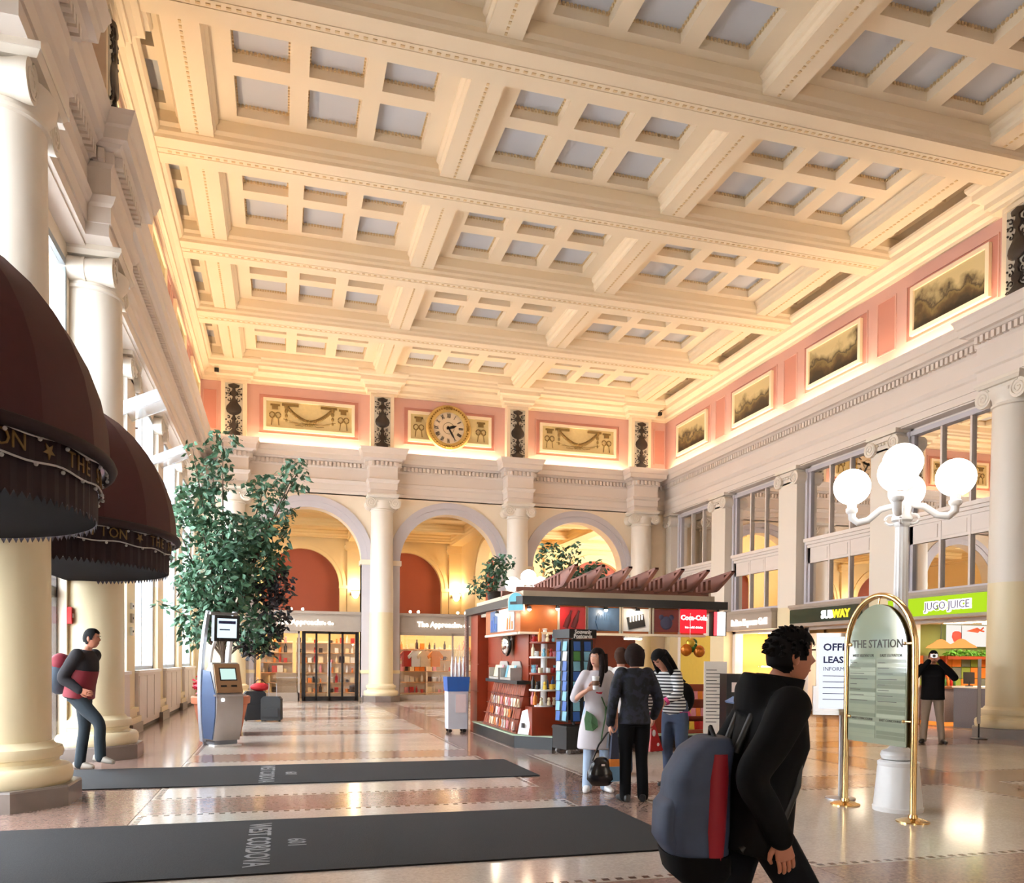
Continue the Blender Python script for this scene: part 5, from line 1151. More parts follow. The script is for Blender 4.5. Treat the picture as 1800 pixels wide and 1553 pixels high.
def person(label, loc, rz, h, lean=3, hyaw=0, hpitch=0, arms=None, legs=None, skin=None, hair=None, hairlen=0, top=None, sleeve=1., hem=-.12, trousers=None, shoe=None, bulk=1., fem=False, hood=None, vox=.014, skirt=None, seed=0, collar=True):
    k = h / 1.72; skin = skin or M_skin; hair = hair or M_hairb
    t = thing('person', label, 'person', loc, rz)
    S_ = lambda p: Vector(p) * k
    u = Vector((0, -sin(R(lean)), cos(R(lean)))); fw = Vector((0, -cos(R(lean)), -sin(R(lean)))); X = Vector((1, 0, 0))
    pel = Vector((0, 0, .95)); sp = lambda d, f=0.: pel + u * d + fw * f
    shw = (.165 if fem else .19) * bulk
    arms = arms or {}
    A = {}
    for s, nm in ((-1, 'R'), (1, 'L')):
        sh = sp(.455) + X * s * shw
        el, wr_p, hd_, pn = arms.get(nm, (sh + Vector((s * .06, .03, -.29)), sh + Vector((s * .07, -.05, -.53)), (0, -.15, -1), (-s, 0, 0)))
        A[nm] = (sh, Vector(el), Vector(wr_p), Vector(hd_), Vector(pn), s)
    legs = legs or {'R': ((-.10, -.02, .50), (-.11, .02, .09), (-.02, -1, 0)), 'L': ((.10, -.02, .50), (.11, .02, .09), (.02, -1, 0))}
    nk = sp(.53); hc = sp(.66) + Vector((0, -.03, 0.0)) + Vector((0, -.06 * sin(R(lean)), 0))
    # ---- body
    b = MB()
    loft(b, [(S_(sp(-.06)), X, fw, .15 * k, .10 * k), (S_(sp(.1)), X, fw, .13 * k, .09 * k), (S_(sp(.3)), X, fw, .145 * k, .10 * k), (S_(sp(.44)), X, fw, .13 * k, .08 * k), (S_(sp(.5)), X, fw, .06 * k, .06 * k)])
    limb(b, [S_(sp(.44)), S_(nk), S_(hc) + Vector((0, .02, -.06)) * k], [.062 * k, .054 * k, .052 * k])
    for nm, (sh, el, wp, hd_, pn, s) in A.items(): limb(b, [S_(sh), S_(sh * .5 + el * .5), S_(el), S_(el * .45 + wp * .55), S_(wp)], [.05 * k, .046 * k, .037 * k, .034 * k, .024 * k])
    for s, nm in ((-1, 'R'), (1, 'L')):
        kn, an, td = legs[nm]; limb(b, [S_((s * .085, 0, .90)), S_(Vector((s * .09, 0, .9)) * .5 + Vector(kn) * .5), S_(kn), S_(Vector(kn) * .5 + Vector(an) * .5), S_(an)], [.07 * k, .062 * k, .044 * k, .04 * k, .034 * k])
    bm_ = fused(b, vox, 3, .5)
    ex = MB(); HM = Matrix.Translation(S_(hc)) @ Matrix.Rotation(R(hyaw), 4, 'Z') @ Matrix.Rotation(R(hpitch), 4, 'X') @ Matrix.Scale(k, 4)
    grid(ex, head_pts(), M=HM)
    for s in (-1, 1): ex.ball((s * .078, .008, -.005), .03, 10, 8, (.35, .6, 1.1), HM)
    for nm, (sh, el, wp, hd_, pn, s) in A.items(): hand(ex, S_(wp), hd_, pn, -s, .38, k)
    obj('body', joined(bm_, ex, skin), t)
    fc = MB()
    for s in (-1, 1): fc.ball((s * .031, -.0645, .007), .0125, 10, 8, (1.2, .7, .8), HM)
    e = fc.build('eyes', M_eye, t, 60); fc = MB()
    for s in (-1, 1): fc.ball((s * .031, -.0715, .007), .0062, 8, 6, (1, .5, 1), HM); fc.box(s * .031 - .017, s * .031 + .017, -.088, -.076, .026, .032, HM)
    fc.build('irises_and_brows', M_iris, t, 60); MB().ball((0, -.0765, -.058), .021, 12, 8, (1, .32, .3), HM).build('mouth', M_lip, t, 60)
    # ---- hair
    n = 64; hp = head_pts(n, 48, grow=.16 if hairlen > 0 else .09); hm = MB()
    def keep(i, j):
        z = -cos(pi * (i + .5) / 48); a = abs(((j + .5) / n * 2 + 1) % 2 - 1) * pi      # a: 0 front .. pi back
        st = lambda e0, e1: (lambda q: q * q * (3 - 2 * q))(max(0, min(1, (a - e0) / (e1 - e0))))
        ln = .46 + .06 * cos(9 * a) * (a < 1) - (.62 if hairlen <= .1 else 1.05) * st(.85, 1.3) - (.40 if hairlen <= .1 else .1) * st(1.55, 2.0)
        return z > ln
    grid(hm, hp, keep, HM)
    if hairlen > 0:
        rg = []
        for q in range(9):
            tt = q / 8; c = Vector((0, .055 + .03 * sin(tt * 2), .06 - tt * (hairlen + .06))); wv = .098 - .03 * tt ** 2 if hairlen > .15 else .1 - .02 * tt
            rg.append((HM @ c, HM.to_3x3() @ Vector((1, 0, 0)), HM.to_3x3() @ Vector((0, 1, 0)), wv * 1.0, .06 - .02 * tt))
        loft(hm, rg, 18)
        if hairlen == .13: hm.ball((0, .028, -.005), .115, 24, 16, (1, .95, 1.12), HM)
        if hairlen > .15:
            for s in (-1, 1): hm.tube([HM @ Vector((s * .07, -.02, .05)), HM @ Vector((s * .095, -.02, -.08)), HM @ Vector((s * .1, -.04, -.2)), HM @ Vector((s * .09, -.05, -.34))], [.03, .034, .032, .012], 8)
    hm.build('hair', hair, t, 60)
    # ---- top
    if top:
        b = MB(); w = bulk * (.92 if fem else 1.0)
        loft(b, [(S_(sp(hem)), X, fw, .185 * k * w, .135 * k * bulk), (S_(sp(hem * .4 + .02)), X, fw, .178 * k * w, .13 * k * bulk), (S_(sp(.14)), X, fw, (.152 if fem else .175) * k * w, .115 * k * bulk), (S_(sp(.30, .012)), X, fw, .175 * k * w, .130 * k * bulk), (S_(sp(.41)), X, fw, .185 * k * w, .112 * k * bulk), (S_(sp(.475)), X, fw, .135 * k * w, .085 * k), (S_(sp(.52)), X, fw, .072 * k, .068 * k)])
        for nm, (sh, el, wp, hd_, pn, s) in A.items():
            if sleeve > .55: limb(b, [S_(sh + Vector((-s * .03, 0, .0))), S_(sh * .5 + el * .5), S_(el), S_(el + (wp - el) * (sleeve * .5)), S_(el + (wp - el) * (sleeve * 1. if sleeve <= 1 else 1))], [.074 * k * bulk, .066 * k * bulk, .058 * k * bulk, .052 * k * bulk, .046 * k * bulk])
            else: limb(b, [S_(sh + Vector((-s * .03, 0, 0))), S_(sh * .5 + el * .5), S_(sh * .05 + el * .95)], [.074 * k * bulk, .066 * k, .064 * k])
        if skirt:   # coat-dress
            loft(b, [(S_((0, 0, skirt)), X, Vector((0, 1, 0)), .235 * k, .18 * k), (S_((0, 0, skirt + .2)), X, Vector((0, 1, 0)), .215 * k, .165 * k), (S_((0, 0, .86)), X, Vector((0, 1, 0)), .185 * k, .14 * k), (S_((0, 0, 1.0)), X, Vector((0, 1, 0)), .155 * k, .12 * k)])
        if hood: loft(b, [(S_(sp(.40, -.02)), X, fw, .15 * k, .14 * k), (S_(sp(.50, -.04)), X, fw, .14 * k, .13 * k), (S_(sp(.57, -.06)), X, fw, .10 * k, .09 * k)])
        me = fused(b, vox, 4, .55); me.materials.append(top); obj('jacket' if not skirt else 'coat_dress', me, t)
    if trousers:
        b = MB()
        loft(b, [(S_((0, 0, .83)), X, fw, .165 * k, .125 * k), (S_((0, 0, .94)), X, fw, .17 * k, .125 * k), (S_((0, 0, 1.03)), X, fw, .15 * k, .11 * k)])
        for s, nm in ((-1, 'R'), (1, 'L')):
            kn, an, td = legs[nm]; kn = Vector(kn); an = Vector(an); limb(b, [S_((s * .085, 0, .90)), S_(Vector((s * .09, 0, .9)) * .5 + kn * .5), S_(kn), S_(kn * .5 + an * .5), S_(an + Vector((0, 0, -.03)))], [.095 * k, .088 * k, .07 * k, .066 * k, .064 * k])
        me = fused(b, vox, 3, .5); me.materials.append(trousers); obj('trousers', me, t)
    for s, nm in ((-1, 'R'), (1, 'L')):
        kn, an, td = legs[nm]; an = Vector(an); td = Vector(td).normalized(); sd = td.cross(Vector((0, 0, 1))).normalized(); up = sd.cross(td); base = an - up * .088
        if td.z == 0: base.z = max(base.z, .0)
        rg = [(base - td * .075 + up * .04, .028, .038), (base - td * .05 + up * .045, .036, .045), (base + td * .03 + up * .045, .038, .045), (base + td * .10 + up * .034, .046, .034), (base + td * .165 + up * .026, .036, .026), (base + td * .185 + up * .022, .018, .016)]
        b = MB(); loft(b, [(S_(c), sd, up, rx * k, ry * k) for c, rx, ry in rg], 16, 2.6); b.build('shoe', shoe or M_black, t, 60)
    t['k'] = k
    return t, k, S_, HM, A, sp
def noise_cloth(name, c1, c2, scale, lo=.45, hi=.55, stripes=0):
    m = bpy.data.materials.new(name); m.use_nodes = True; nt = m.node_tree; b = nt.nodes['Principled BSDF']; b.inputs['Roughness'].default_value = .8
    tc = nt.nodes.new('ShaderNodeTexCoord'); r = nt.nodes.new('ShaderNodeValToRGB')
    if stripes:
        sp_ = nt.nodes.new('ShaderNodeSeparateXYZ'); mu = nt.nodes.new('ShaderNodeMath'); mu.operation = 'MULTIPLY'; mu.inputs[1].default_value = stripes; fr = nt.nodes.new('ShaderNodeMath'); fr.operation = 'FRACT'
        nt.links.new(tc.outputs['Object'], sp_.inputs[0]); nt.links.new(sp_.outputs['Z'], mu.inputs[0]); nt.links.new(mu.outputs[0], fr.inputs[0]); nt.links.new(fr.outputs[0], r.inputs[0]); r.color_ramp.interpolation = 'CONSTANT'
    else:
        n = nt.nodes.new('ShaderNodeTexNoise'); n.inputs['Scale'].default_value = scale; nt.links.new(tc.outputs['Object'], n.inputs['Vector']); nt.links.new(n.outputs['Fac'], r.inputs[0])
    r.color_ramp.elements[0].position = lo; r.color_ramp.elements[0].color = c1; r.color_ramp.elements[1].position = hi; r.color_ramp.elements[1].color = c2
    nt.links.new(r.outputs[0], b.inputs['Base Color']); MATS[name] = m; return m
M_jean = mat('blue_denim', srgb(64, 78, 104), .8, var=.12, scale=30); M_jeanl = mat('pale_denim', srgb(176, 196, 222), .8, var=.06, scale=30); M_blk = mat('black_cloth', srgb(11, 11, 14), .85, var=.2, scale=20, spec=.2)
# 1 woman in white
t, k, S_, HM, A, sp = person('woman in a white flower-print coat dress holding a takeaway cup', (3.50, 8.80, 0), R(-14), 1.64, 1, -48, 0,
    arms={'R': ((-.27, -.03, 1.12), (-.13, -.235, 1.245), (.75, -.1, .45), (.35, -.9, .1)), 'L': ((.22, .03, 1.11), (.24, -.03, .87), (.02, -.1, -1), (-1, 0, 0))},
    legs={'R': ((-.09, -.02, .50), (-.10, .02, .09), (-.25, -1, 0)), 'L': ((.10, -.03, .50), (.12, .03, .09), (.35, -1, 0))}, hair=M_hairbr, hairlen=.40, top=mat('white_cotton', srgb(206, 198, 202), .75, var=.03), sleeve=.5, skirt=.52, trousers=M_jeanl, shoe=M_white, fem=True)
pr_ = MB()
def decal(pts, z, off=.0):  # flat cloth print hugging the dress front
    pass
leafm = mat('print_leaf_green', srgb(70, 104, 66), .8, var=.3, scale=20)
def frontY(x, z): # approximate dress surface
    rx, ry = (.235, .18) if z < .6 else ((.215, .168) if z < .75 else ((.19, .15) if z < .95 else (.17, .125)))
    rx *= k; ry *= k; q = max(0, 1 - abs(x / rx) ** 2.2); return -(ry * q ** (1 / 2.2)) - .008
def printpoly(name, pts, m):
    cx = sum(p[0] for p in pts) / len(pts); cz = sum(p[1] for p in pts) / len(pts); P2 = [(cx, cz)] + pts; n = len(pts); v = []
    for x, z in P2: v += [(x, frontY(x, z) - .006, z), (x, frontY(x, z) + .02, z)]
    f = [(0, 2 * i, 2 * (i % n) + 2) for i in range(1, n + 1)] + [(2 * i, 2 * i + 1, 2 * (i % n) + 3, 2 * (i % n) + 2) for i in range(1, n + 1)]
    MB().add(v, f).build(name, m, t)
printpoly('leaf_print', [(-.14, .72), (-.06, .71), (.0, .76), (-.01, .84), (-.06, .9), (-.13, .94), (-.15, .84)], leafm); printpoly('small_leaf_print', [(.10, .9), (.15, .93), (.16, 1.0), (.13, 1.03), (.10, .98)], leafm)
MB().tube([(.03, frontY(.03, .58), .58), (.05, frontY(.05, .7), .7), (.08, frontY(.08, .85), .85), (.09, frontY(.09, .98), .98), (.04, frontY(.04, 1.1), 1.1)], .008, 6).build('stem_print', leafm, t); printpoly('blossom_print', [(-.02, 1.14), (.04, 1.13), (.06, 1.18), (.02, 1.21), (-.03, 1.19)], mat('print_red', srgb(186, 34, 48), .8))
MB().add([(.09, frontY(.09, .52) - .012, .52), (.14, frontY(.14, .52) - .012, .52), (.115, frontY(.115, .74) - .01, .74)], [(0, 1, 2)]).build('dress_slit', M_jeanl, t)
wp = S_(A['R'][2]); tw = T(3.50, 8.80, 0, R(-14))
cp = tag(MB().lathe([(.03, -.075), (.04, .055), (.042, .056), (.043, .066), (.04, .075), (.001, .076)], 20, tw @ Matrix.Translation(wp + Vector((.075, -.05, .075)))).build('takeaway_cup', M_white, smooth=40), 'white takeaway coffee cup raised by the woman in white', 'cup')
MB().lathe([(.0345, -.03), (.0395, .025)], 20, tw @ Matrix.Translation(wp + Vector((.075, -.05, .075))), cap=False).build('cup_sleeve', mat('cup_sleeve_brown', srgb(120, 84, 64), .7), cp)
# 2 woman in black seen from behind
t, k, S_, HM, A, sp = person('woman seen from behind in a dark patterned jacket and black trousers', (3.66, 8.10, 0), R(170), 1.68, 2, 8, 4,
    arms={'R': ((-.27, .0, 1.10), (-.26, -.14, .93), (-.05, -.6, -.6), (1, 0, 0)), 'L': ((.25, .05, 1.10), (.27, .0, .86), (.02, -.1, -1), (-1, 0, 0))},
    legs={'R': ((-.09, -.02, .50), (-.10, .02, .09), (-.3, -1, 0)), 'L': ((.09, -.02, .50), (.10, .02, .09), (.25, -1, 0))}, hair=M_hairbr, hairlen=.13, top=noise_cloth('navy_floral_cloth', srgb(13, 14, 20), srgb(32, 36, 52), 16), sleeve=1, hem=-.10, trousers=M_blk, fem=True, bulk=1.06)
tw = T(3.66, 8.10, 0, R(170)); wp = tw @ S_(A['L'][2])
hb = thing('handbag', 'glossy black handbag hanging from the hand of the woman in black', 'handbag', (wp.x - .10, wp.y - .0, wp.z - .50))
MB().lathe([(.001, -.17), (.1, -.165), (.16, -.1), (.155, -.02), (.11, .07), (.06, .13), (.03, .14), (.001, .14)], 18, Matrix.Diagonal((1, .55, 1, 1))).build('bag_body', mat('black_patent', srgb(18, 18, 22), .2), hb, 60); MB().tube([(-.1, 0, .1), (-.03, 0, .27), (.07, 0, .40), (.1, 0, .41), (.09, 0, .27), (.1, 0, .1)], .009, 6).build('bag_straps', M_black, hb); MB().box(-.02, .02, -.065, -.05, .05, .07).build('bag_clasp', M_steel, hb)
sc_ = thing('printed_scarf', 'orange and blue printed scarf draped over the handbag arm', 'scarf', (wp.x + .035, wp.y - .03, wp.z - .48))
MB().taper((-.05, .05, -.03, .03), (-.03, .03, -.02, .02), .1, .38).build('upper_fold', mat('scarf_dark', srgb(56, 60, 80), .8), sc_); MB().taper((-.06, .05, -.035, .035), (-.05, .05, -.03, .03), .02, .1).build('orange_band', PAL[3], sc_); MB().taper((-.055, .055, -.03, .03), (-.06, .05, -.035, .035), -.14, .02).build('blue_band', mat('scarf_blue', srgb(104, 144, 178), .8), sc_)
# 3 striped girl bending forward
t, k, S_, HM, A, sp = person('girl in a striped black and white sweater bending over the counter', (4.58, 8.95, 0), R(-62), 1.70, 24, -6, 42,
    arms={'R': ((-.20, -.28, 1.10), (-.17, -.28, .86), (.0, -.2, -1), (1, 0, 0)), 'L': ((.24, -.3, 1.14), (.16, -.44, 1.05), (0, -1, -.2), (-1, 0, 0))},
    legs={'R': ((-.09, -.03, .50), (-.10, .02, .09), (-.1, -1, 0)), 'L': ((.09, .0, .50), (.11, .05, .09), (.1, -1, 0))}, hair=M_hairb, hairlen=.30, top=noise_cloth('striped_knit', srgb(32, 32, 40), srgb(224, 222, 220), 1, .0, .45, 26), sleeve=.86, hem=-.02, trousers=M_jean, fem=True)
b = MB(); loft(b, [(S_(sp(-.09)), (1, 0, 0), (0, 1, 0), .178 * k, .135 * k), (S_(sp(-.03)), (1, 0, 0), (0, 1, 0), .176 * k, .133 * k)]); b.build('pink_hem', mat('pink_knit', srgb(206, 70, 130), .8), t, 60)
b = MB()
for nm in 'RL': sh, el, w_, *_ = A[nm]; b.tube([S_(el + (w_ - el) * .8), S_(w_)], [.05 * k, .044 * k], 12)
b.build('pink_cuffs', MATS['pink_knit'], t, 60)
tw = T(4.58, 8.95, 0, R(-62)); wp = tw @ S_(A['R'][2])
rs_ = thing('red_shopping_bag', 'red and white plastic bag dangling from the striped girl\'s hand', 'bag', (wp.x + .03, wp.y, wp.z - .40), R(20)); MB().taper((-.06, .16, -.03, .03), (-.02, .02, -.012, .012), -.02, .34).build('bag_body', PAL[0], rs_); MB().ball((.0, -.03, .2), .03, 8, 6, (1, .3, 1.4)).ball((.07, -.032, .06), .022, 8, 6, (1, .3, 1)).build('white_print', M_white, rs_)
bk = thing('dark_shoulder_bag', 'black shoulder bag on the back of the striped girl', 'bag', tuple(tw @ S_((.0, .19, 1.08)))); MB().ball((0, 0, 0), .16, 14, 10, (.8, .6, 1.15)).build('bag_body', M_blk, bk, 60); MB().tube([(-.06, -.05, .14), (-.12, -.12, .25), (-.1, -.2, .2)], .014, 6).build('bag_strap', M_blk, bk)
# 4 customer in white between them
person('brown-haired customer in a white T-shirt at the counter, mostly hidden', (4.36, 10.1, 0), R(158), 1.68, 6, 15, 0, hair=mat('chestnut_hair', srgb(62, 38, 28), .75, spec=.2), hairlen=.1, top=M_white, sleeve=.5, trousers=M_jean, shoe=M_white)
# 5 photographer
t, k, S_, HM, A, sp = person('man in a black jacket and khaki trousers raising a camera to his face', (11.95, 12.80, 0), R(-40), 1.76, 0, 0, 0,
    arms={'R': ((-.33, -.16, 1.20), (-.09, -.24, 1.52), (.5, .1, .6), (0, 1, 0)), 'L': ((.35, -.16, 1.22), (.10, -.24, 1.52), (-.5, .1, .6), (0, 1, 0))}, top=M_blk, trousers=mat('khaki_cloth', srgb(150, 132, 116), .8), bulk=1.12, hem=-.14, legs={'R': ((-.12, -.01, .5), (-.15, .02, .09), (-.3, -1, 0)), 'L': ((.12, -.01, .5), (.16, .02, .09), (.4, -1, 0))}, skin=M_skin2)
tw = T(11.95, 12.80, 0, R(-40)); c0 = tw @ S_((0, -.22, 1.625)); cm_ = thing('compact_camera', 'small silver camera held up by the photographer', 'camera', tuple(c0), R(-40)); MB().box(-.06, .06, -.02, .025, -.035, .035).build('camera_body', M_steel, cm_); MB().lathe([(.026, 0), (.026, .03), (.02, .035)], 16, Matrix.Translation((0, -.02, 0)) @ Matrix.Rotation(pi / 2, 4, 'X')).build('lens', M_black, cm_)
# 6 man at the left entrance
t, k, S_, HM, A, sp = person('man walking in from the left entrance in a red and black jacket', (-2.58, 12.0, 0), R(70), 1.88, 10, 8, 0,
    arms={'R': ((-.24, .06, 1.12), (-.2, -.12, .98), (.2, -.9, -.3), (1, 0, 0)), 'L': ((.26, .14, 1.13), (.24, .06, .92), (0, -.3, -1), (-1, 0, 0))},
    legs={'R': ((-.09, -.30, .58), (-.09, -.32, .20), (-.0, -1, -.15)), 'L': ((.10, .0, .50), (.10, .06, .09), (0, -1, 0))}, top=mat('black_fleece', srgb(28, 24, 28), .85), trousers=mat('dark_teal_jeans', srgb(22, 34, 42), .8), shoe=mat('tan_shoe', srgb(150, 140, 128), .6), bulk=1.1, skin=M_skin2, hem=-.08)
b = MB(); fw_ = Vector((0, -cos(R(10)), -sin(R(10)))); loft(b, [(S_(sp(-.06)), (1, 0, 0), fw_, .212 * k, .156 * k), (S_(sp(.1)), (1, 0, 0), fw_, .20 * k, .146 * k), (S_(sp(.28)), (1, 0, 0), fw_, .202 * k, .156 * k)])
b.build('red_jacket_body', mat('red_jacket', srgb(120, 24, 38), .7, var=.15, scale=8), t, 60)
tw = T(-2.58, 12.0, 0, R(70)); c0 = tw @ S_((.0, .26, 1.18)); bp_ = thing('grey_backpack', 'grey and maroon backpack worn by the man at the left entrance', 'backpack', tuple(c0), R(70)); MB().ball((0, .0, -.05), .2, 16, 12, (.95, .75, 1.2)).build('pack_body', mat('slate_nylon', srgb(60, 70, 82), .7), bp_, 60); MB().ball((0, -.02, .12), .16, 14, 10, (1.0, .8, .9)).build('pack_top', MATS['red_jacket'], bp_, 60)
# 7 man crossing in the foreground
FX, FY, FR, FH = 1.86, 2.92, R(76), 1.64
t, k, S_, HM, A, sp = person('man in a black hooded jacket striding past in the right foreground', (FX, FY, 0), FR, FH, 9, 0, 0,
    arms={'R': ((-.25, .1, 1.12), (-.24, -.02, .88), (0, -.25, -1), (1, 0, 0)), 'L': ((.27, .08, 1.12), (.25, -.08, .90), (0, -.3, -1), (-1, 0, 0))},
    legs={'R': ((-.10, -.22, .53), (-.10, -.34, .10), (0, -1, .2)), 'L': ((.10, .10, .50), (.10, .36, .17), (0, -1, -.35))}, top=mat('black_soft_shell', srgb(7, 8, 11), .8, var=.3, scale=10, spec=.2), trousers=mat('black_navy_trousers', srgb(12, 14, 20), .8, spec=.2), bulk=1.16, hem=-.17, hood=True, vox=.011, skin=M_skin2)
b = MB(); fw_ = Vector((0, -cos(R(9)), -sin(R(9)))); 
loft(b, [(S_(sp(.47, -.01)), (1, 0, 0), fw_, .135 * k, .12 * k), (S_(sp(.53, .0)), (1, 0, 0), fw_, .105 * k, .105 * k), (S_(sp(.575, .01)), (1, 0, 0), fw_, .098 * k, .1 * k), (S_(sp(.57, .01)), (1, 0, 0), fw_, .085 * k, .088 * k), (S_(sp(.5, .0)), (1, 0, 0), fw_, .08 * k, .085 * k)]); b.build('collar', M_blk, t, 60)
MB().box(-.06, .06, -.004, .004, -.02, .02, Matrix.Translation(S_(sp(.44, -.165)) + Vector((.09, -.02, .0))) @ Matrix.Rotation(R(60), 4, 'X')).build('shoulder_flash', mat('pale_blue_flash', srgb(120, 150, 200), .6), t)
MB().add(*(lambda h: (h.v, h.f))(grid(MB(), head_pts(64, 48, grow=.12), lambda i, j: -cos(pi * (i + .5) / 48) > .42 + .08 * sin(j * 1.3), HM))).build('tousled_crown', M_hairb, t, 60)
tw = T(FX, FY, 0, FR); c0 = tw @ S_((.0, .22, .99))
bp_ = thing('large_backpack', 'large slate-blue backpack with a red panel on the striding man', 'backpack', tuple(c0), FR)
b = MB(); loft(b, [((0, .02, -.30), (1, 0, 0), (0, 1, 0), .13, .08), ((0, .04, -.24), (1, 0, 0), (0, 1, 0), .16, .12), ((0, .05, -.1), (1, 0, 0), (0, 1, 0), .17, .135), ((0, .04, .1), (1, 0, 0), (0, 1, 0), .165, .125), ((0, .0, .21), (1, 0, 0), (0, 1, 0), .15, .10), ((0, -.03, .26), (1, 0, 0), (0, 1, 0), .11, .06)], 28, 3)
me = fused(b, .014, 3, .5); me.materials.append(mat('slate_blue_nylon', srgb(62, 74, 100), .65, var=.25, scale=12)); obj('pack_body', me, bp_)
b = MB(); loft(b, [((-.01, .0, -.26), (1, 0, 0), (0, 1, 0), .15, .05), ((-.01, .0, -.1), (1, 0, 0), (0, 1, 0), .172, .055), ((-.01, -.01, .1), (1, 0, 0), (0, 1, 0), .168, .055), ((-.01, -.02, .2), (1, 0, 0), (0, 1, 0), .15, .045)], 24, 3); b.build('red_side_panel', mat('crimson_nylon', srgb(150, 18, 38), .6, var=.12, scale=10), bp_, 60)
b = MB(); loft(b, [((0, .12, -.22), (1, 0, 0), (0, 1, 0), .12, .04), ((0, .15, -.15), (1, 0, 0), (0, 1, 0), .135, .055), ((0, .15, -.02), (1, 0, 0), (0, 1, 0), .13, .05), ((0, .12, .05), (1, 0, 0), (0, 1, 0), .11, .03)], 20, 3); b.build('front_pocket', MATS['slate_blue_nylon'], bp_, 60)
for s in (-1, 1): MB().tube([(s * .08, -.1, .2), (s * .09, -.17, .37), (s * .1, -.25, .455), (s * .105, -.32, .43), (s * .115, -.35, .3), (s * .15, -.32, .08), (s * .185, -.25, -.06), (s * .16, -.1, -.17)], .016, 8).build('shoulder_strap', M_black, bp_, 60)
MB().tube([(-.05, -.03, .24), (0, -.02, .295), (.05, -.03, .24)], .01, 6).build('grab_loop', M_black, bp_)
b = MB(); loft(b, [((0, .02, -.33), (1, 0, 0), (0, 1, 0), .13, .08), ((0, .035, -.28), (1, 0, 0), (0, 1, 0), .165, .125), ((0, .045, -.2), (1, 0, 0), (0, 1, 0), .172, .135)], 24, 3); b.build('black_base', M_blk, bp_, 60)
tf = MB(); rnd = random.Random(4)
for _ in range(110):
    a = rnd.uniform(-2.7, 2.7); z = rnd.uniform(.05, 1.0)
    if abs(a) > 2.0 and z < .55: continue        # keep the face clear (a = 0 is the back)
    p = Vector((.086 * sin(a) * math.sqrt(max(0, 1 - z * z * .9)), .106 * cos(a) * math.sqrt(max(0, 1 - z * z * .9)), z * .125)); d = (p.normalized() + Vector((rnd.uniform(-.5, .5), .5, rnd.uniform(-.5, .2)))).normalized()
    q0 = HM @ (p * .93); q1 = HM @ (p * 1.0 + d * .008); q2 = HM @ (p * 1.0 + d * .022 + Vector((0, 0, -.006)))
    tf.tube([q0, q1, q2], [.013, .009, .002], 5)
stuff(tf.build('hair_tufts', M_hairb, [o for o in bpy.data.objects if o.get('label', '').startswith('man in a black hooded')][0], 60))
# ================================================================ SHOP INTERIORS
# --- juice bar (room y 13.6..17.5, x 15.2..19.3)
jc = thing('juice_counter', 'speckled pale counter of the juice bar beyond the photographer', 'counter', (15.75, 16.55, 0))
MB().box(-.25, .9, -.32, .5, .1, .92).build('counter_front', mat('speckled_rose_terrazzo', srgb(190, 170, 166), .5, var=.3, scale=60), jc); MB().box(-.3, .95, -.38, .55, .92, .97).build('counter_top', mat('wood_top', srgb(150, 92, 60), .4), jc); MB().box(-.2, .85, -.28, .5, 0, .1).build('lit_kick', emit('orange_kick_light', (1, .25, .04, 1), 1.2), jc)
j2 = thing('juice_till_counter', 'dark speckled till counter at the right of the juice bar', 'counter', (15.9, 15.55, 0))
MB().box(-.3, .9, -.45, .5, 0, .95).build('counter_front', mat('speckled_grey_terrazzo', srgb(112, 104, 106), .5, var=.35, scale=60), j2); MB().box(-.34, .94, -.5, .52, .95, .99).build('counter_top', M_cream, j2)
tl = thing('till_screen', 'small dark till screen on the juice bar counter', 'screen', (15.75, 15.75, .99), R(-40)); MB().box(-.12, .12, -.015, .015, .06, .34, Matrix.Rotation(R(-12), 4, 'X')).build('screen', M_dark, tl); MB().box(-.08, .08, -.06, .06, 0, .02).box(-.015, .015, -.01, .02, .02, .12).build('stand', M_black, tl)
for i, (x, y, lb) in enumerate(((16.05, 16.95, 'left orange glowing lampshade over the juice counter'), (16.1, 16.35, 'right orange glowing lampshade over the juice counter'))):
    t = thing('pendant_lamp', lb, 'lamp', (x, y, 1.92), 0, 'orange pendant lamps of the juice bar'); MB().lathe([(.34, 0), (.3, .05), (.18, .12), (.08, .2), (.03, .22)], 24, cap=False).build('shade', emit('orange_shade', (1, .3, .08, 1), 1.5), t, 60); MB().cyl((0, 0, .22), (0, 0, .62), .008).build('cord', M_black, t); MB().ball((0, 0, .08), .05, 10, 8).build('bulb', emit('bulb_warm', (1, .7, .4, 1), 12), t, 60)
mu_ = thing('fruit_menu', 'white menu panel with a red apple and a carrot in the juice bar', 'menu', (17.35, 17.36, 1.98)); MB().box(-.75, .75, -.04, .0, 0, .55).build('panel', emit('menu_white', (1, .94, .86, 1), .9), mu_)
MB().lathe([(.001, -.15), (.1, -.14), (.16, -.02), (.14, .09), (.07, .13), (.001, .1)], 18, Matrix.Translation((-.45, -.045, .26)) @ Matrix.Diagonal((1, .15, 1, 1))).build('apple_print', mat('apple_red', srgb(206, 50, 34), .5), mu_, 50); MB().prism([(-.15, .4), (.2, .5), (.32, .44), (.22, .36)], -.05, -.04).tube([(.3, -.045, .42), (.4, -.045, .5)], .02, 6).tube([(.3, -.045, .42), (.42, -.045, .40)], .02, 6).build('carrot_print', mat('carrot_orange', srgb(214, 84, 44), .5), mu_)
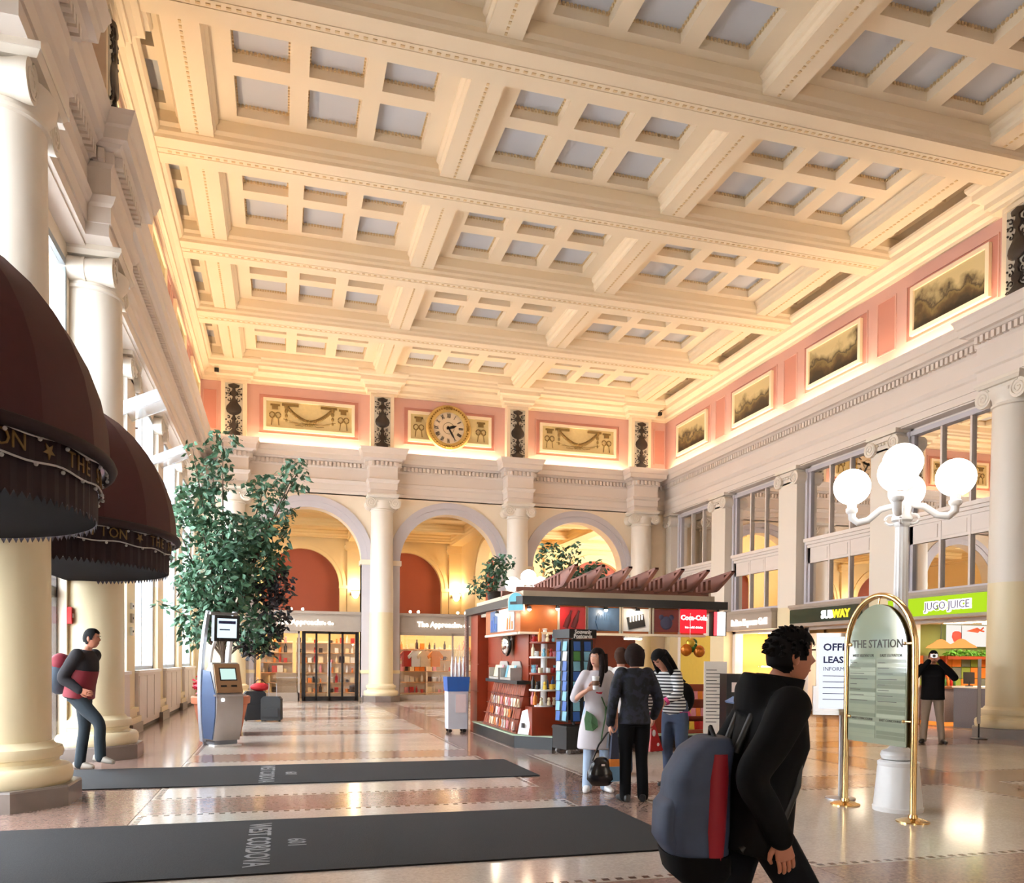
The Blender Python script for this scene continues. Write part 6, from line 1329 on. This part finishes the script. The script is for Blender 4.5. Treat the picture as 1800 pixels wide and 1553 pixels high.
pg_ = thing('grass_tray', 'tray of green wheatgrass along the juice bar shelf', 'plant', (17.2, 17.2, 1.72)); MB().box(-.8, .8, -.12, .12, -.08, 0).build('tray', M_wood, pg_); stuff(leaves([(-.5, 0, .08, .3, .1, .1), (0, 0, .08, .3, .1, .1), (.5, 0, .08, .3, .1, .1)], 400, .1, 21).build('wheatgrass', mat('wheatgrass', srgb(90, 150, 40), .6), pg_)); MB().box(-.85, -.8, -.1, .1, -.6, .0).box(.8, .85, -.1, .1, -.6, 0).build('shelf_bracket', M_wood, pg_)
ot = sroot('trim_1'); ot.location = (15.5, 17.385, 0)
for i in range(12):
    for j in range(4): MB().box(.12 + i * .3, .4 + i * .3, -.02, .0, .55 + j * .3, .83 + j * .3).build('wall_tile', (mat('tile_orange', srgb(216, 116, 44), .4), mat('tile_olive', srgb(128, 140, 60), .4), mat('tile_grey', srgb(110, 110, 104), .4), MATS['tile_orange'])[(i * 3 + j * 5) % 4], ot)
for i in range(7): goods('juice_bottle', 'bottle', pal('orange', 'red', 'green', 'yellow'), T(15.7 + .1 * i, 16.75, .97), 'small juice bottle on the juice bar counter', 'bottle', 'bottles on the juice counter')
ms = thing('menu_stand', 'narrow upright menu stand seen edge-on beside the right column', 'stand', (13.62, 13.36, 0), R(-46)); MB().box(-.03, .03, -.2, .2, .32, 1.62).build('panel', mat('menu_stand_grey', srgb(176, 168, 160), .4), ms); MB().box(-.035, -.03, -.18, .18, .36, 1.58).build('panel_face', M_dark, ms); MB().cyl((0, 0, .02), (0, 0, .32), .016).build('pole', M_black, ms); MB().lathe([(.16, 0), (.16, .015), (.03, .03)], 20).build('foot', M_black, ms)
# --- sandwich shop (y 17.9..21.4): bronze doors frame
sd = sroot('door_4'); f = MB()
for y in (18.15, 19.25, 20.35, 21.3): f.box(XRW + .02, XRW + .1, y - .05, y + .05, 0, 2.5)
f.box(XRW + .02, XRW + .1, 18.1, 21.3, 2.4, 2.5).box(XRW + .02, XRW + .1, 18.1, 21.3, 0, .1).build('door_frame', mat('bronze_frame', srgb(120, 84, 36), .35, .6), sd)
for a, b in ((18.2, 19.2), (19.3, 20.3), (20.4, 21.25)): MB().box(XRW + .05, XRW + .06, a, b, .1, 2.4).build('pane', M_glass, sd)
tb = thing('sandwich_counter', 'dim counter inside the sandwich shop', 'counter', (17.4, 19.6, 0)); MB().box(-.4, .4, -1.3, 1.3, 0, 1.0).build('counter_front', mat('counter_brown', srgb(128, 92, 54), .5), tb); MB().box(-.45, .45, -1.35, 1.35, 1.0, 1.05).build('counter_top', M_steel, tb)
# --- grill: counter with steel food display
gc = thing('grill_counter', 'glass-fronted food counter glowing inside the italian grill', 'counter', (16.3, 23.6, 0)); MB().box(-.4, .4, -1.4, 1.4, 0, .95).build('counter_front', mat('grill_dark', srgb(70, 54, 42), .4), gc); MB().box(-.42, .42, -1.42, 1.42, .95, 1.0).build('counter_top', M_steel, gc); MB().box(-.38, -.36, -1.35, 1.35, 1.0, 1.4).build('sneeze_guard', M_glass, gc); MB().box(-.3, .3, -1.3, 1.3, 1.36, 1.4).build('heat_lamp', M_store, gc)
sfb = thing('self_serve_sign', 'dark hanging board reading self above the grill counter', 'sign', (15.6, 23.1, 2.02), -pi / 2); MB().box(-.5, .5, -.01, .01, 0, .3).build('board', mat('board_brown', srgb(96, 74, 50), .5), sfb); text('lettering', 'SELF', .26, M_cream, upright(0, -.015, .15), sfb, .003, bold=.006); MB().cyl((-.4, 0, .3), (-.4, 0, .5), .006).cyl((.4, 0, .3), (.4, 0, .5), .006).build('chains', M_black, sfb)
# --- far shops: shelves and goods
def gondola(x, y, w, h, n, rz, label, group, lab2):
    t = thing('shop_shelf', label, 'shelf', (x, y, 0), rz, 'shop shelves of the far arcade')
    MB().box(-w / 2, -w / 2 + .03, -.15, .15, 0, h).box(w / 2 - .03, w / 2, -.15, .15, 0, h).box(-w / 2, w / 2, .12, .15, 0, h).build('shelf_frame', M_cream, t)
    for k in range(n):
        z = .2 + k * (h - .3) / (n - 1) if n > 1 else .8; MB().box(-w / 2, w / 2, -.15, .13, z, z + .03).build('shelf_board', mat('shelf_wood', srgb(196, 150, 100), .5), t)
        c = int(w / .2)
        for i in range(c):
            if random.random() < .9: goods('shop_item', random.choice(['box', 'bottle', 'mug', 'box', 'doll']), pal('white', 'cream', 'cream', 'orange', 'red', 'pink', 'dark', 'white'), T(x, y, 0, rz) @ Matrix.Translation((-w / 2 + .12 + i * .2, random.uniform(-.05, .03), z + .03)) @ Matrix.Scale(random.uniform(1.1, 1.7), 4), lab2, 'goods', group)
for i, (x, w_) in enumerate(((BAYX[0] - 1.1, 1.2), (BAYX[0] + .2, 1.2), (BAYX[0] + 1.4, 1.2))): gondola(x, 32.2 + .25 * (i == 0), w_, 2.2, 6, 0, ['shelf of glassware behind the left shop window', 'lit goods shelf behind the left leaf of the dark shop door', 'lit goods shelf behind the right leaf of the dark shop door'][i], 'goods in the left far shop', 'small item on the lit shelves of the left far shop')
for i, (x, w_) in enumerate(((BAYX[1] - 1.2, 1.3), (BAYX[1] + .1, 1.2), (BAYX[1] + 1.3, 1.1))): gondola(x, 31.7 + .3 * i, w_, 2.0, 5, 0, ['packed toy shelf at the left of the middle shop window', 'packed goods shelf in the centre of the middle shop window', 'goods shelf beside the reed display of the middle shop window'][i], 'goods in the middle far shop', 'small item on the packed shelves of the middle far shop')
pdm = thing('stepped_display', 'plain stepped wooden display block inside the left shop window', 'display', (BAYX[0] - .75, 30.75, 0)); MB().box(-.35, .35, -.2, .3, 0, .5).build('lower_step', mat('display_taupe', srgb(168, 142, 112), .5), pdm); MB().box(-.35, .35, .0, .3, .5, 1.0).build('upper_step', MATS['display_taupe'], pdm)
rd = thing('reed_display', 'tall pale reed bundle in a white vase in the middle shop window', 'decoration', (BAYX[1] - .0 + .55, 30.85, 0)); MB().lathe([(.25, 0), (.28, .6), (.2, 1.2), (.1, 1.4)], 18).build('vase', M_white, rd, 40); g = MB()
for k in range(7): g.cyl((-.05 + .015 * k, 0, 1.38), (-.3 + .1 * k, 0, 2.2), .02)
g.build('reeds', mat('pale_reed', srgb(244, 220, 160), .5), rd)
for i, (x, c) in enumerate(((BAYX[1] - 1.45, 'red'), (BAYX[1] - 1.1, 'white'), (BAYX[1] - .75, 'cream'), (BAYX[1] - .35, 'orange'))):
    t = thing('hanging_shirt', c + ' shirt hanging in the middle shop window', 'shirt', (x, 30.85, 1.25), R(25)); MB().prism([(-.2, 0), (.2, 0), (.2, .4), (.32, .3), (.36, .4), (.16, .6), (-.16, .6), (-.36, .4), (-.32, .3), (-.2, .4)], -.03, .03).build('shirt_body', pal(c), t); MB().tube([(-.15, 0, .6), (0, 0, .68), (.15, 0, .6)], .008, 5).build('hanger', M_steel, t); MB().cyl((0, 0, .68), (0, 0, 1.2), .004, 5).build('hook_wire', M_steel, t)
for i in range(2): gondola(BAYX[2] - .8 + 1.6 * i, 32.2, 1.3, 2.0, 4, 0, ['left goods shelf inside the right far shop', 'right goods shelf inside the right far shop'][i], 'goods in the right far shop', 'small item on the shelves of the right far shop')
# small lamps on top of the far shop fascia
for i, (x, lb) in enumerate(((BAYX[0] - .6, 'tiny uplight on the left far shop fascia, left one'), (BAYX[0] - .2, 'tiny uplight on the left far shop fascia, right one'), (BAYX[1] - 1.4, 'tiny uplight on the middle far shop fascia, leftmost'), (BAYX[1] - 1.1, 'tiny uplight on the middle far shop fascia, second'), (BAYX[1] + .4, 'tiny uplight on the middle far shop fascia, third'), (BAYX[1] + .7, 'tiny uplight on the middle far shop fascia, rightmost'))):
    t = thing('fascia_uplight', lb, 'lamp', (x, YS + .2, 3.23), 0, 'uplights on the far shop fascias'); MB().ball((0, 0, .07), .05, 10, 8).build('bulb', emit('uplight_bulb', (1, .85, .6, 1), 20), t, 60); MB().cyl((0, 0, 0), (0, 0, .05), .03).build('socket', M_black, t)
# arched teal sign on the newsstand corner, lamps under its header, switch boxes on the left pilaster
ac = thing('arched_sign', 'small arched sign with a teal picture on the front-left roof corner of the newsstand', 'sign', (NX0 + .02, NY0 + .12, 2.36), R(-48))
apl = [(-.15, 0), (.15, 0), (.15, .15)] + [(.15 * cos(pi * q / 12), .15 + .15 * sin(pi * q / 12)) for q in range(1, 12)] + [(-.15, .15)]
MB().prism(apl, -.14, -.1).build('sign_panel', mat('teal_print', srgb(110, 190, 205), .3, var=.2, scale=9), ac); MB().tube([(x, -.12, z) for x, z in apl], .02, 8, close=True).build('sign_rim', mat('pale_peach_rim', srgb(232, 206, 190), .35), ac, 60); MB().box(-.11, .11, -.145, -.14, .1, .15).build('dark_band', M_dark, ac)
for i, (x, y, z, lb) in enumerate(((5.25, 14.3, 1.80, 'short glowing strip lamp over the till of the newsstand'), (6.1, 13.6, 1.93, 'bright strip lamp under the newsstand header'))):
    t = thing('strip_lamp', lb, 'lamp', (x, y, z), 0, 'strip lamps in the newsstand'); MB().box(-.16, .16, -.03, .03, -.03, 0).build('tube', M_store, t); MB().box(-.18, .18, -.04, .04, 0, .03).build('housing', M_steel, t); MB().cyl((0, 0, .03), (0, 0, 2.4 - z if i == 0 else .06), .008).build('hanger', M_black, t)
for i, (z, hh, c) in enumerate(((2.52, .12, 'steel'), (2.28, .18, 'brown'), (2.02, .16, 'steel'))):
    t = thing('switch_box', ['upper steel switch box on the first left pilaster past the columns', 'brown switch plate between two steel boxes on the left pilaster', 'lower steel switch box on the first left pilaster past the columns'][i], 'switch box', (XL - .15, PILY[2], z), pi / 2, 'switch boxes on the left pilaster'); MB().box(-.1, .1, -.04, 0, -hh / 2, hh / 2).build('box', M_steel if c == 'steel' else M_fascia, t); MB().box(-.03, .03, -.05, -.04, -.02, .02).build('switch', M_black, t)
fa = thing('fire_alarm', 'small red fire alarm box beside the left entrance', 'alarm', (XW + .01, BEAMS[4] - .45, 2.1), pi / 2); MB().box(-.08, .08, -.06, 0, -.12, .12).build('box', PAL[0], fa); MB().box(-.04, .04, -.07, -.06, -.03, .03).build('pull_bar', M_white, fa)
